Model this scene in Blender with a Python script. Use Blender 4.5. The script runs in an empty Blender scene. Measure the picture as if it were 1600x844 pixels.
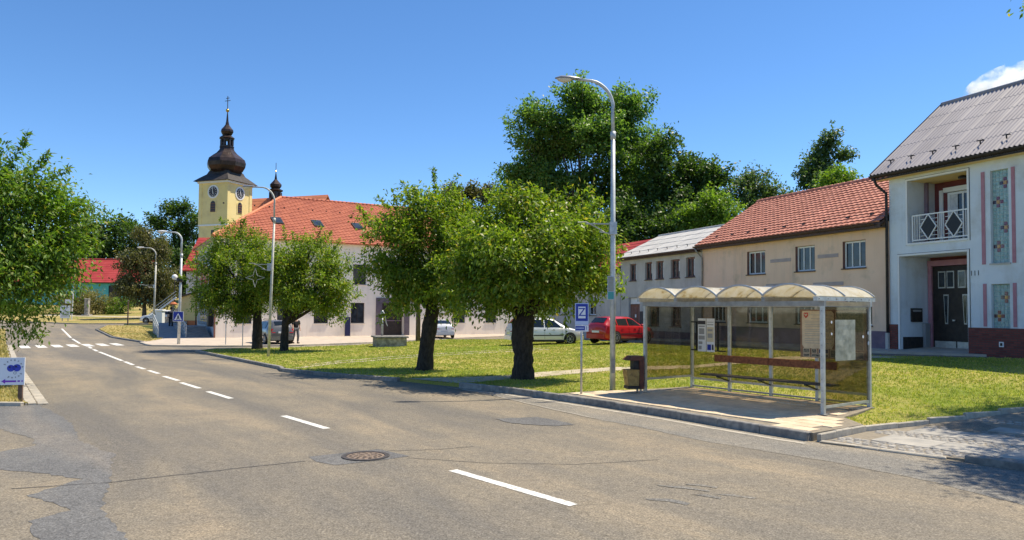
import bpy, bmesh, math, random
import numpy as np
from mathutils import Matrix, Vector
R = math.radians
sc = bpy.context.scene

# ------------------------------------------------------------------ camera, sky, sun, exposure
cam = bpy.data.cameras.new('camera')
cam.sensor_width = 36.0
cam.lens = 1150.0 / 1600.0 * 36.0
cam.shift_y = 23.0 / 1600.0
cam.clip_start = 0.1
cam.clip_end = 9000.0
cam_ob = bpy.data.objects.new('camera', cam)
sc.collection.objects.link(cam_ob)
_p, _r = R(2.0), R(0.4)
_f = Vector((0, math.cos(_p), math.sin(_p)))
_u0 = Vector((0, -math.sin(_p), math.cos(_p)))
_x0 = Vector((1, 0, 0))
_x = _x0 * math.cos(_r) + _u0 * math.sin(_r)
_u = _u0 * math.cos(_r) - _x0 * math.sin(_r)
M4 = Matrix((_x, _u, -_f)).transposed().to_4x4()
M4.translation = Vector((0, 0, 2.3))
cam_ob.matrix_world = M4
sc.camera = cam_ob

SUN_EL = 63.0
SUN_XY = (0.92, 0.39)                      # horizontal direction towards the sun
world = bpy.data.worlds.new('World')
sc.world = world
world.use_nodes = True
wn = world.node_tree
wn.nodes.clear()
_sky = wn.nodes.new('ShaderNodeTexSky')
_sky.sky_type = 'NISHITA'
_sky.sun_disc = False
_sky.sun_elevation = R(SUN_EL)
_sky.sun_rotation = math.atan2(SUN_XY[0], SUN_XY[1])
_sky.altitude = 2500.0
_sky.air_density = 1.0
_sky.dust_density = 0.0
_sky.ozone_density = 4.0
_bg = wn.nodes.new('ShaderNodeBackground')
_bg.inputs['Strength'].default_value = 0.119
_wo = wn.nodes.new('ShaderNodeOutputWorld')
_hs = wn.nodes.new('ShaderNodeHueSaturation')
_hs.inputs['Saturation'].default_value = 1.15
_hs.inputs['Hue'].default_value = 0.5
wn.links.new(_sky.outputs[0], _hs.inputs['Color'])
wn.links.new(_hs.outputs[0], _bg.inputs[0])
wn.links.new(_bg.outputs[0], _wo.inputs[0])

sun = bpy.data.lights.new('sun', 'SUN')
sun.energy = 4.1
sun.angle = R(0.5)
sun.color = (1.0, 0.90, 0.72)
sun_ob = bpy.data.objects.new('sun', sun)
sc.collection.objects.link(sun_ob)
_c = math.cos(R(SUN_EL))
_l = math.hypot(*SUN_XY)
_sd = Vector((SUN_XY[0] / _l * _c, SUN_XY[1] / _l * _c, math.sin(R(SUN_EL))))
sun_ob.rotation_euler = _sd.to_track_quat('Z', 'Y').to_euler()
sun_ob.location = (40, 25, 60)

vs = sc.view_settings
vs.view_transform = 'Standard'
vs.look = 'None'
vs.exposure = 0.74
vs.gamma = 1.0
vs.use_curve_mapping = False
sc.cycles.max_bounces = 12
sc.cycles.diffuse_bounces = 5
sc.cycles.glossy_bounces = 4
sc.cycles.transmission_bounces = 6
sc.cycles.volume_bounces = 12
sc.cycles.transparent_max_bounces = 24
sc.cycles.use_denoising = True

# ------------------------------------------------------------------ terrain height
RY = [(-1e4, 0), (55, 0), (75, .5), (82, .7), (95, 1.2), (110, 2.4), (125, 3.6), (160, 6), (250, 14), (1e5, 14)]
def sstep(a, b, x):
    t = min(1, max(0, (x - a) / (b - a)))
    return t * t * (3 - 2 * t)
def hz(x, y):
    n = (x - 5.33) * .75 + (y - 13.22) * .66
    s = (x - 5.33) * .66 - (y - 13.22) * .75
    z = min(max(n - 3.5, 0), 21) / 16 * min(max(.97 + .025 * s, 0), 1.1)
    r = 0
    for (a, b), (c, d) in zip(RY, RY[1:]):
        if a <= y < c:
            r = b + (d - b) * (y - a) / (c - a)
    q = -(x + 22.4 + .65 * (min(y, 68) - 55.7))
    return z + r * sstep(0, 10, q)

# ------------------------------------------------------------------ materials
MATS = {}
def nn(nt, t, **kw):
    n = nt.nodes.new(t)
    for k, v in kw.items():
        setattr(n, k, v)
    return n
def base_nodes(name):
    m = bpy.data.materials.new(name)
    m.use_nodes = True
    nt = m.node_tree
    b = nt.nodes['Principled BSDF']
    MATS[name] = m
    return m, nt, b
def pos_node(nt):
    return nn(nt, 'ShaderNodeNewGeometry').outputs['Position']
def noise(nt, vec, scale, detail=4, rough=.55, dist=0.0):
    n = nn(nt, 'ShaderNodeTexNoise')
    n.inputs['Scale'].default_value = scale
    n.inputs['Detail'].default_value = detail
    n.inputs['Roughness'].default_value = rough
    n.inputs['Distortion'].default_value = dist
    nt.links.new(vec, n.inputs['Vector'])
    return n.outputs['Fac']
def ramp(nt, fac, stops):
    r = nn(nt, 'ShaderNodeValToRGB')
    cr = r.color_ramp
    while len(cr.elements) < len(stops):
        cr.elements.new(0.5)
    for e, (p, c) in zip(cr.elements, stops):
        e.position = p
        e.color = (c[0], c[1], c[2], 1) if not isinstance(c, (int, float)) else (c, c, c, 1)
    nt.links.new(fac, r.inputs[0])
    return r.outputs[0]
def mixc(nt, fac, a, b, mode='MIX'):
    m = nn(nt, 'ShaderNodeMix', data_type='RGBA', blend_type=mode)
    if isinstance(fac, (int, float)):
        m.inputs[0].default_value = fac
    else:
        nt.links.new(fac, m.inputs[0])
    for i, v in ((6, a), (7, b)):
        if isinstance(v, tuple):
            m.inputs[i].default_value = (v[0], v[1], v[2], 1)
        else:
            nt.links.new(v, m.inputs[i])
    return m.outputs[2]
def mth(nt, op, a, b=None):
    m = nn(nt, 'ShaderNodeMath', operation=op)
    for i, v in enumerate((a, b)):
        if v is None:
            continue
        if isinstance(v, (int, float)):
            m.inputs[i].default_value = v
        else:
            nt.links.new(v, m.inputs[i])
    return m.outputs[0]
def bump(nt, b, h, strength=.3, dist=.02):
    n = nn(nt, 'ShaderNodeBump')
    n.inputs['Strength'].default_value = strength
    n.inputs['Distance'].default_value = dist
    nt.links.new(h, n.inputs['Height'])
    nt.links.new(n.outputs[0], b.inputs['Normal'])
def mat(name, c1, c2=None, scale=2.0, rough=.75, bmp=0, bscale=40, rnd=0, metal=0, spec=.4, lo=.35, hi=.65, detail=5, dirt=None, coat=0, streak=0):
    m, nt, b = base_nodes(name)
    pos = pos_node(nt)
    col = None
    if c2 is not None:
        f = noise(nt, pos, scale, detail)
        col = ramp(nt, f, [(lo, c1), (hi, c2)])
    if dirt is not None:
        f2 = noise(nt, pos, dirt[1], 6, .65)
        fac = ramp(nt, f2, [(dirt[2], 0.0), (dirt[3], 1.0)])
        col = mixc(nt, fac, col if col is not None else c1, dirt[0])
    if streak:
        mp = nn(nt, 'ShaderNodeMapping'); mp.inputs['Scale'].default_value = (1, 1, .09)
        nt.links.new(pos, mp.inputs['Vector'])
        f5 = noise(nt, mp.outputs[0], 3.2, 5, .7)
        f6 = noise(nt, pos, .45, 4, .6)
        fs_ = mth(nt, 'MULTIPLY', ramp(nt, f5, [(.48, 0.0), (.75, 1.0)]), ramp(nt, f6, [(.40, .15), (.65, 1.0)]))
        col = mixc(nt, mth(nt, 'MULTIPLY', fs_, streak), col if col is not None else c1, (.22, .19, .16))
    if rnd:
        oi = nn(nt, 'ShaderNodeObjectInfo')
        v = mth(nt, 'MULTIPLY_ADD', oi.outputs['Random'], rnd * 2)
        v.node.inputs[2].default_value = 1 - rnd
        hs = nn(nt, 'ShaderNodeHueSaturation')
        nt.links.new(v, hs.inputs['Value'])
        if col is not None:
            nt.links.new(col, hs.inputs['Color'])
        else:
            hs.inputs['Color'].default_value = (*c1, 1)
        col = hs.outputs[0]
    if col is None:
        b.inputs['Base Color'].default_value = (*c1, 1)
    else:
        nt.links.new(col, b.inputs['Base Color'])
    b.inputs['Roughness'].default_value = rough
    b.inputs['Metallic'].default_value = metal
    b.inputs['Specular IOR Level'].default_value = spec
    if coat:
        b.inputs['Coat Weight'].default_value = coat
        b.inputs['Coat Roughness'].default_value = .04
    if bmp:
        bump(nt, b, noise(nt, pos, bscale, 4), bmp, .02)
    return m

def asphalt(name, ca, cb, cc, seed=0.0):
    m, nt, b = base_nodes(name)
    pos = pos_node(nt)
    mp = nn(nt, 'ShaderNodeMapping')
    mp.inputs['Rotation'].default_value = (0, 0, R(-36))
    mp.inputs['Location'].default_value = (seed, seed * .7, 0)
    nt.links.new(pos, mp.inputs['Vector'])
    mp2 = nn(nt, 'ShaderNodeMapping')
    mp2.inputs['Scale'].default_value = (1.0, .16, 1.0)
    nt.links.new(mp.outputs[0], mp2.inputs['Vector'])
    f1 = noise(nt, mp2.outputs[0], .55, 5, .6, .4)
    c = ramp(nt, f1, [(.36, ca), (.52, cb), (.66, cc)])
    f2 = noise(nt, pos, .9, 6, .65)
    c = mixc(nt, ramp(nt, f2, [(.42, 0.0), (.68, .55)]), c, ca)
    f3 = noise(nt, pos, 38, 3, .85)
    sp = ramp(nt, f3, [(.28, .25), (.5, 1.0), (.7, 1.9)])
    c = mixc(nt, .75, c, sp, 'MULTIPLY')
    f4 = noise(nt, pos, 9, 5, .8)
    c = mixc(nt, .7, c, ramp(nt, f4, [(.3, .62), (.5, 1.0), (.7, 1.3)]), 'MULTIPLY')
    v = nn(nt, 'ShaderNodeTexVoronoi')
    v.inputs['Scale'].default_value = 60
    nt.links.new(pos, v.inputs['Vector'])
    st = ramp(nt, v.outputs['Color'], [(.0, .5), (.5, 1.0), (1.0, 1.6)])
    c = mixc(nt, .5, c, st, 'MULTIPLY')
    # hairline cracks with a shape of their own
    w = noise(nt, pos, 1.1, 4)
    vc = nn(nt, 'ShaderNodeTexVoronoi', feature='DISTANCE_TO_EDGE')
    vc.inputs['Scale'].default_value = .55
    add = nn(nt, 'ShaderNodeVectorMath', operation='ADD')
    wv = nn(nt, 'ShaderNodeCombineXYZ')
    nt.links.new(w, wv.inputs[0]); nt.links.new(w, wv.inputs[1])
    nt.links.new(pos, add.inputs[0]); nt.links.new(wv.outputs[0], add.inputs[1])
    nt.links.new(add.outputs[0], vc.inputs['Vector'])
    crack = ramp(nt, vc.outputs['Distance'], [(.0, 1.0), (.006, 0.0)])
    keep = ramp(nt, noise(nt, pos, .33, 3), [(.5, 0.0), (.62, .55)])
    c = mixc(nt, mth(nt, 'MULTIPLY', crack, keep), c, (.05, .045, .04))
    nt.links.new(c, b.inputs['Base Color'])
    b.inputs['Roughness'].default_value = .85
    b.inputs['Specular IOR Level'].default_value = .25
    bump(nt, b, f3, .55, .012)
    return m
asphalt('asphalt', (.145, .132, .113), (.215, .184, .138), (.285, .230, .158))
asphalt('asphalt_grey', (.15, .145, .135), (.20, .185, .16), (.26, .225, .175), 7.0)
asphalt('asphalt_dark', (.115, .113, .112), (.15, .147, .142), (.21, .187, .158), 3.0)

def grass_mat(name, g1, g2, straw, dry_lo, dry_hi):
    m, nt, b = base_nodes(name)
    pos = pos_node(nt)
    c = ramp(nt, noise(nt, pos, 1.3, 6, .65), [(.35, g1), (.65, g2)])
    f = noise(nt, pos, .22, 6, .65)
    c = mixc(nt, ramp(nt, f, [(dry_lo, 0.0), (dry_hi, .85)]), c, straw)
    g = noise(nt, pos, 55, 3, .7)
    c = mixc(nt, .8, c, ramp(nt, g, [(.3, .35), (.5, .9), (.7, 1.5)]), 'MULTIPLY')
    nt.links.new(c, b.inputs['Base Color'])
    b.inputs['Roughness'].default_value = .9
    b.inputs['Specular IOR Level'].default_value = .15
    bump(nt, b, g, .8, .03)
    return m
grass_mat('lawn', (.175, .235, .03), (.29, .32, .05), (.50, .40, .14), .42, .62)
grass_mat('dry_lawn', (.17, .19, .05), (.27, .25, .075), (.44, .33, .13), .36, .56)
grass_mat('meadow', (.06, .10, .025), (.10, .13, .04), (.22, .18, .08), .5, .7)

def leaf_mat(name, c1, c2, c3, trans=.42, rough=.45, rare=.86):
    m, nt, b = base_nodes(name)
    g = nn(nt, 'ShaderNodeNewGeometry')
    c = ramp(nt, g.outputs['Random Per Island'], [(.0, c1), (.5, c2), (rare, c2), (1.0, c3)])
    f = noise(nt, g.outputs['Position'], .8, 3)
    c = mixc(nt, .55, c, ramp(nt, f, [(.3, .6), (.7, 1.35)]), 'MULTIPLY')
    nt.links.new(c, b.inputs['Base Color'])
    b.inputs['Roughness'].default_value = rough
    b.inputs['Specular IOR Level'].default_value = .45
    t = nn(nt, 'ShaderNodeBsdfTranslucent')
    tc = mixc(nt, 1.0, c, (1.35, 1.5, .55), 'MULTIPLY')
    nt.links.new(tc, t.inputs[0])
    mx = nn(nt, 'ShaderNodeMixShader')
    mx.inputs[0].default_value = trans
    nt.links.new(b.outputs[0], mx.inputs[1]); nt.links.new(t.outputs[0], mx.inputs[2])
    nt.links.new(mx.outputs[0], nt.nodes['Material Output'].inputs[0])
    return m
leaf_mat('leaf_cherry', (.075, .142, .015), (.215, .30, .03), (.46, .36, .06), .45)
leaf_mat('leaf_left', (.06, .13, .016), (.16, .265, .03), (.32, .28, .05), .44)
leaf_mat('leaf_big', (.08, .155, .04), (.16, .265, .06), (.25, .34, .08), .5)
leaf_mat('leaf_dark', (.035, .075, .016), (.08, .14, .028), (.14, .21, .045), .42)
leaf_mat('leaf_bright', (.11, .19, .028), (.18, .28, .04), (.27, .33, .07), .48)
leaf_mat('leaf_blue', (.06, .105, .04), (.11, .17, .06), (.18, .22, .08), .4)
leaf_mat('leaf_olive', (.075, .085, .03), (.15, .145, .05), (.24, .18, .08), .35)
leaf_mat('leaf_shrub', (.12, .125, .035), (.21, .19, .055), (.30, .21, .08), .35)
leaf_mat('grass_blade', (.20, .27, .035), (.34, .38, .07), (.55, .45, .17), .4, .6, .6)
leaf_mat('dry_blade', (.25, .23, .07), (.38, .31, .11), (.48, .36, .15), .3, .6, .6)
def bark(name, c1, c2, sc_=14):
    m, nt, b = base_nodes(name)
    pos = pos_node(nt)
    mp = nn(nt, 'ShaderNodeMapping'); mp.inputs['Scale'].default_value = (1, 1, .35)
    nt.links.new(pos, mp.inputs['Vector'])
    f = noise(nt, mp.outputs[0], sc_, 6, .7)
    nt.links.new(ramp(nt, f, [(.35, c1), (.65, c2)]), b.inputs['Base Color'])
    b.inputs['Roughness'].default_value = .95
    bump(nt, b, f, 1.0, .06)
    return m
bark('bark_dark', (.014, .011, .009), (.07, .054, .042))
bark('bark_grey', (.06, .05, .04), (.16, .13, .10))

mat('concrete_light', (.48, .42, .34), (.60, .53, .43), 6, .9, .3, 60, rnd=.07)
mat('paver', (.56, .44, .30), (.68, .55, .39), 5, .9, .35, 80, rnd=.10)
mat('paver_bed', (.20, .17, .13), (.28, .24, .18), 8, .95)
mat('kerb_stone', (.16, .155, .15), (.30, .28, .25), 7, .9, .4, 60, rnd=.14)
mat('kerb_light', (.34, .31, .26), (.48, .43, .35), 7, .9, .4, 60, rnd=.12)
mat('sett', (.20, .19, .18), (.40, .37, .32), 12, .85, .5, 60, rnd=.25)
mat('drive_slab', (.30, .285, .26), (.42, .39, .34), 3, .9, .35, 70, rnd=.06)
mat('pavement', (.43, .36, .29), (.55, .46, .37), 1.5, .9, .3, 50)
mat('worn_path', (.40, .34, .24), (.52, .45, .34), 2.5, .95, .5, 40, dirt=((.20, .20, .06), 1.7, .52, .68))
mat('road_paint', (.68, .67, .63), (.80, .79, .74), 14, .7, .2, 90, dirt=((.33, .29, .235), 11, .50, .68))
mat('tar', (.055, .05, .048), (.09, .085, .08), 6, .7)
mat('iron', (.16, .12, .09), (.36, .27, .20), 30, .6, .8, 60, metal=.35)
mat('iron_dark', (.06, .055, .05), (.12, .10, .09), 25, .6, .4, 60, metal=.4)
mat('galvanised', (.38, .39, .40), (.55, .56, .56), 9, .45, .1, 40, metal=.55)
mat('lamp_pole', (.42, .45, .46), (.62, .64, .62), 5, .5, .15, 40, metal=.25, dirt=((.18, .14, .10), 7, .62, .75))
mat('lamp_pole_weathered', (.40, .40, .36), (.58, .57, .50), 5, .6, .15, 40, metal=.15, dirt=((.24, .18, .12), 9, .55, .72))
mat('lamp_hood', (.22, .23, .26), (.30, .31, .34), 12, .4, metal=.3)
mat('lamp_glass', (.62, .56, .46), (.72, .66, .55), 8, .25)
mat('steel_frame', (.46, .46, .44), (.60, .60, .57), 8, .42, .1, 40, metal=.45)
mat('steel_dull', (.26, .255, .24), (.36, .35, .33), 8, .5, .1, 40, metal=.4)
mat('black_metal', (.012, .012, .014), None, rough=.4)
mat('bench_wood', (.16, .045, .018), (.34, .12, .045), 16, .55, .3, 40)
mat('bench_seat', (.055, .045, .04), (.10, .085, .075), 14, .6, .2, 40)
mat('bin_brown', (.10, .032, .022), (.16, .05, .03), 10, .6)
mat('bin_yellow', (.34, .20, .06), (.46, .29, .09), 9, .6, dirt=((.16, .09, .04), 8, .5, .7))
mat('white_paint', (.74, .75, .76), (.82, .82, .82), 4, .5)
mat('white_plastic', (.78, .78, .78), None, rough=.35)
mat('sign_blue', (.012, .035, .34), None, rough=.35)
mat('sign_white', (.80, .81, .84), None, rough=.4)
mat('sign_pale', (.50, .58, .80), None, rough=.4)
mat('sign_back', (.35, .36, .37), None, rough=.5, metal=.4)
mat('print_dark', (.05, .05, .06), None, rough=.6)
mat('print_grey', (.33, .33, .34), None, rough=.6)
mat('print_purple', (.22, .04, .48), None, rough=.5)
mat('print_berry', (.015, .03, .36), (.05, .09, .55), 30, .4)
mat('print_tan', (.62, .54, .38), (.70, .62, .46), 30, .6)
mat('print_cream', (.60, .50, .36), (.70, .60, .44), 10, .55)
mat('print_brown', (.17, .085, .045), (.34, .20, .12), 5, .5)
mat('print_photo', (.05, .05, .045), (.26, .24, .18), 22, .5)
mat('print_red', (.50, .05, .03), None, rough=.5)
mat('print_teal', (.08, .34, .32), None, rough=.5)
mat('paper', (.26, .265, .21), (.44, .44, .36), 6, .7)
mat('post_wood', (.10, .06, .04), (.17, .11, .08), 12, .8)

mat('wall_white', (.68, .74, .81), (.76, .81, .87), .8, .9, .1, 60, dirt=((.52, .52, .50), .7, .5, .8), streak=.35)
mat('wall_tan', (.90, .61, .43), (.95, .67, .49), .7, .9, .12, 60, dirt=((.58, .43, .28), .9, .55, .85), streak=.35)
mat('wall_grey', (.50, .48, .45), (.60, .57, .53), .8, .9, .12, 60, dirt=((.40, .38, .35), 1.1, .5, .8), streak=.45)
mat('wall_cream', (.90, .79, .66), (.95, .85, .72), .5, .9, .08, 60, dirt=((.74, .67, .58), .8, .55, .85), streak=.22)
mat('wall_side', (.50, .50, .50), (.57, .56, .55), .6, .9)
mat('wall_ochre', (.72, .54, .25), (.80, .61, .30), .6, .9)
mat('wall_yellow', (.82, .65, .27), (.88, .72, .33), .35, .9, dirt=((.66, .52, .26), .5, .5, .8))
mat('wall_teal', (.10, .44, .44), (.14, .52, .50), .8, .9)
mat('wall_salmon', (.66, .26, .13), (.74, .31, .16), .6, .9)
mat('trim_white', (.80, .80, .80), (.84, .84, .84), 2, .7)
mat('trim_pink', (.44, .20, .25), (.50, .25, .30), 4, .8)
mat('maroon', (.16, .045, .05), (.22, .065, .07), 2, .8)
mat('reveal_brown', (.20, .10, .085), (.26, .135, .11), 3, .8)
mat('mauve', (.17, .12, .16), (.24, .17, .21), 2, .85)
mat('decor_band', (.42, .34, .33), (.50, .41, .39), 3, .85)
mat('dark_trim', (.022, .018, .017), (.05, .04, .036), 8, .6)
mat('gutter_brown', (.06, .035, .025), (.10, .055, .04), 6, .5)
mat('door_dark', (.02, .015, .014), (.04, .03, .026), 6, .45)
mat('door_brown', (.20, .075, .04), (.28, .11, .06), 6, .6)
mat('gate_mauve', (.10, .08, .10), (.14, .115, .135), 3, .7)
mat('blue_panel', (.012, .016, .075), None, rough=.4)
mat('tile_red', (.40, .135, .085), (.62, .26, .18), 3.5, .7, .3, 50, rnd=.13, lo=.3, hi=.7, dirt=((.24, .14, .11), 1.6, .62, .85))
mat('tile_orange', (.40, .115, .065), (.52, .165, .09), 1.2, .7, .2, 40, rnd=.05)
mat('tile_salmon', (.56, .19, .09), (.64, .24, .12), 1.0, .75)
mat('sheet_red', (.36, .04, .035), (.44, .06, .05), .8, .5, rnd=.04)
mat('sheet_roof_pale', (.50, .48, .44), (.62, .59, .54), .7, .55, .1, 20, rnd=.05, dirt=((.40, .35, .30), 1.1, .55, .8))
mat('sheet_mauve', (.27, .245, .26), (.33, .30, .315), .6, .6, rnd=.012)
mat('copper_dark', (.030, .020, .018), (.075, .048, .040), 1.2, .38, metal=.45)
mat('slate', (.028, .023, .022), (.06, .05, .046), 2.0, .7, .4, 8)
mat('gold', (.55, .36, .08), None, rough=.3, metal=.9)
mat('stone', (.20, .18, .155), (.46, .42, .36), 5, .95, .6, 20)
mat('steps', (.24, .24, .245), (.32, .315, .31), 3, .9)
mat('rubber', (.012, .012, .012), None, rough=.8)
mat('car_white', (.72, .73, .74), None, rough=.3, coat=.8)
mat('car_red', (.46, .010, .012), None, rough=.3, coat=.9)
mat('car_grey', (.13, .13, .135), None, rough=.3, coat=.9)
mat('car_silver', (.40, .41, .42), None, rough=.3, metal=.5, coat=.7)
mat('car_glass', (.012, .016, .018), None, rough=.04, spec=.6)
mat('rim', (.48, .49, .50), None, rough=.3, metal=.7)
mat('tail_lamp', (.40, .012, .010), None, rough=.2)
mat('head_lamp', (.70, .72, .74), None, rough=.1)
mat('skin_tone', (.55, .33, .23), None, rough=.6)
mat('cloth_black', (.012, .012, .014), (.03, .03, .032), 20, .9)
mat('cloth_grey', (.10, .105, .12), (.15, .155, .17), 20, .9)
mat('hair', (.03, .02, .014), None, rough=.7)
mat('terracotta', (.50, .15, .06), (.60, .20, .09), 5, .8)
mat('curtain', (.55, .55, .56), (.72, .72, .73), 9, .9)
mat('block_a', (.20, .36, .37), (.38, .52, .52), 9, .12, .6, 25, spec=.7)
mat('block_b', (.16, .025, .05), None, rough=.12, spec=.7)
mat('block_c', (.50, .24, .03), None, rough=.12, spec=.7)
mat('block_d', (.045, .02, .04), None, rough=.12, spec=.7)
mat('grout', (.70, .72, .74), None, rough=.9)

def window_glass():
    m, nt, b = base_nodes('window_glass')
    pos = pos_node(nt)
    f = noise(nt, pos, 1.7, 3)
    nt.links.new(ramp(nt, f, [(.35, (.010, .013, .016)), (.7, (.05, .06, .07))]), b.inputs['Base Color'])
    b.inputs['Roughness'].default_value = .06
    b.inputs['Specular IOR Level'].default_value = .6
    bump(nt, b, noise(nt, pos, .9, 2), .06, .05)
window_glass()
def shelter_glass():
    m, nt, b = base_nodes('smoked_glass')
    tr = nn(nt, 'ShaderNodeBsdfTransparent')
    pos = pos_node(nt)
    f = noise(nt, pos, 3.2, 6, .7)
    nt.links.new(ramp(nt, f, [(.35, (.60, .56, .47)), (.7, (.74, .70, .61))]), tr.inputs[0])
    gl = nn(nt, 'ShaderNodeBsdfGlossy'); gl.inputs['Roughness'].default_value = .03
    lw = nn(nt, 'ShaderNodeLayerWeight'); lw.inputs[0].default_value = .5
    fr5 = mth(nt, 'MULTIPLY', mth(nt, 'POWER', lw.outputs['Facing'], 5.0), .9)
    fra = mth(nt, 'ADD', fr5, .04)
    m1 = nn(nt, 'ShaderNodeMixShader')
    nt.links.new(fra, m1.inputs[0]); nt.links.new(tr.outputs[0], m1.inputs[1]); nt.links.new(gl.outputs[0], m1.inputs[2])
    di = nn(nt, 'ShaderNodeBsdfDiffuse'); di.inputs[0].default_value = (.34, .29, .20, 1)
    m2 = nn(nt, 'ShaderNodeMixShader')
    nt.links.new(ramp(nt, noise(nt, pos, 5, 6, .7), [(.35, .01), (.75, .07)]), m2.inputs[0])
    nt.links.new(m1.outputs[0], m2.inputs[1]); nt.links.new(di.outputs[0], m2.inputs[2])
    nt.links.new(m2.outputs[0], nt.nodes['Material Output'].inputs[0])
shelter_glass()
def roof_panel_mat():
    m, nt, b = base_nodes('polycarbonate')
    pos = pos_node(nt)
    mp = nn(nt, 'ShaderNodeMapping'); mp.inputs['Rotation'].default_value = (0, 0, R(53)); mp.inputs['Scale'].default_value = (1, .25, 1)
    nt.links.new(pos, mp.inputs['Vector'])
    f = noise(nt, mp.outputs[0], 5.0, 6, .72, .6)
    c = ramp(nt, f, [(.42, (.84, .81, .72)), (.57, (.78, .73, .58)), (.68, (.58, .47, .26)), (.80, (.32, .22, .10))])
    nt.links.new(c, b.inputs['Base Color'])
    b.inputs['Roughness'].default_value = .35
    t = nn(nt, 'ShaderNodeBsdfTranslucent'); nt.links.new(c, t.inputs[0])
    mx = nn(nt, 'ShaderNodeMixShader'); mx.inputs[0].default_value = .55
    nt.links.new(b.outputs[0], mx.inputs[1]); nt.links.new(t.outputs[0], mx.inputs[2])
    nt.links.new(mx.outputs[0], nt.nodes['Material Output'].inputs[0])
roof_panel_mat()
def brick_mat():
    m, nt, b = base_nodes('brick_face')
    tc = nn(nt, 'ShaderNodeTexCoord')
    mp = nn(nt, 'ShaderNodeMapping'); mp.inputs['Rotation'].default_value = (R(90), 0, 0)
    nt.links.new(tc.outputs['Object'], mp.inputs['Vector'])
    k = nn(nt, 'ShaderNodeTexBrick')
    k.inputs['Color1'].default_value = (.15, .035, .028, 1); k.inputs['Color2'].default_value = (.24, .06, .045, 1)
    k.inputs['Mortar'].default_value = (.09, .06, .055, 1)
    k.inputs['Scale'].default_value = 1.0; k.inputs['Brick Width'].default_value = .25; k.inputs['Row Height'].default_value = .08
    k.inputs['Mortar Size'].default_value = .010
    nt.links.new(mp.outputs[0], k.inputs['Vector'])
    nt.links.new(k.outputs[0], b.inputs['Base Color'])
    b.inputs['Roughness'].default_value = .8
    bump(nt, b, k.outputs['Fac'], -.4, .01)
brick_mat()

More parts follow.
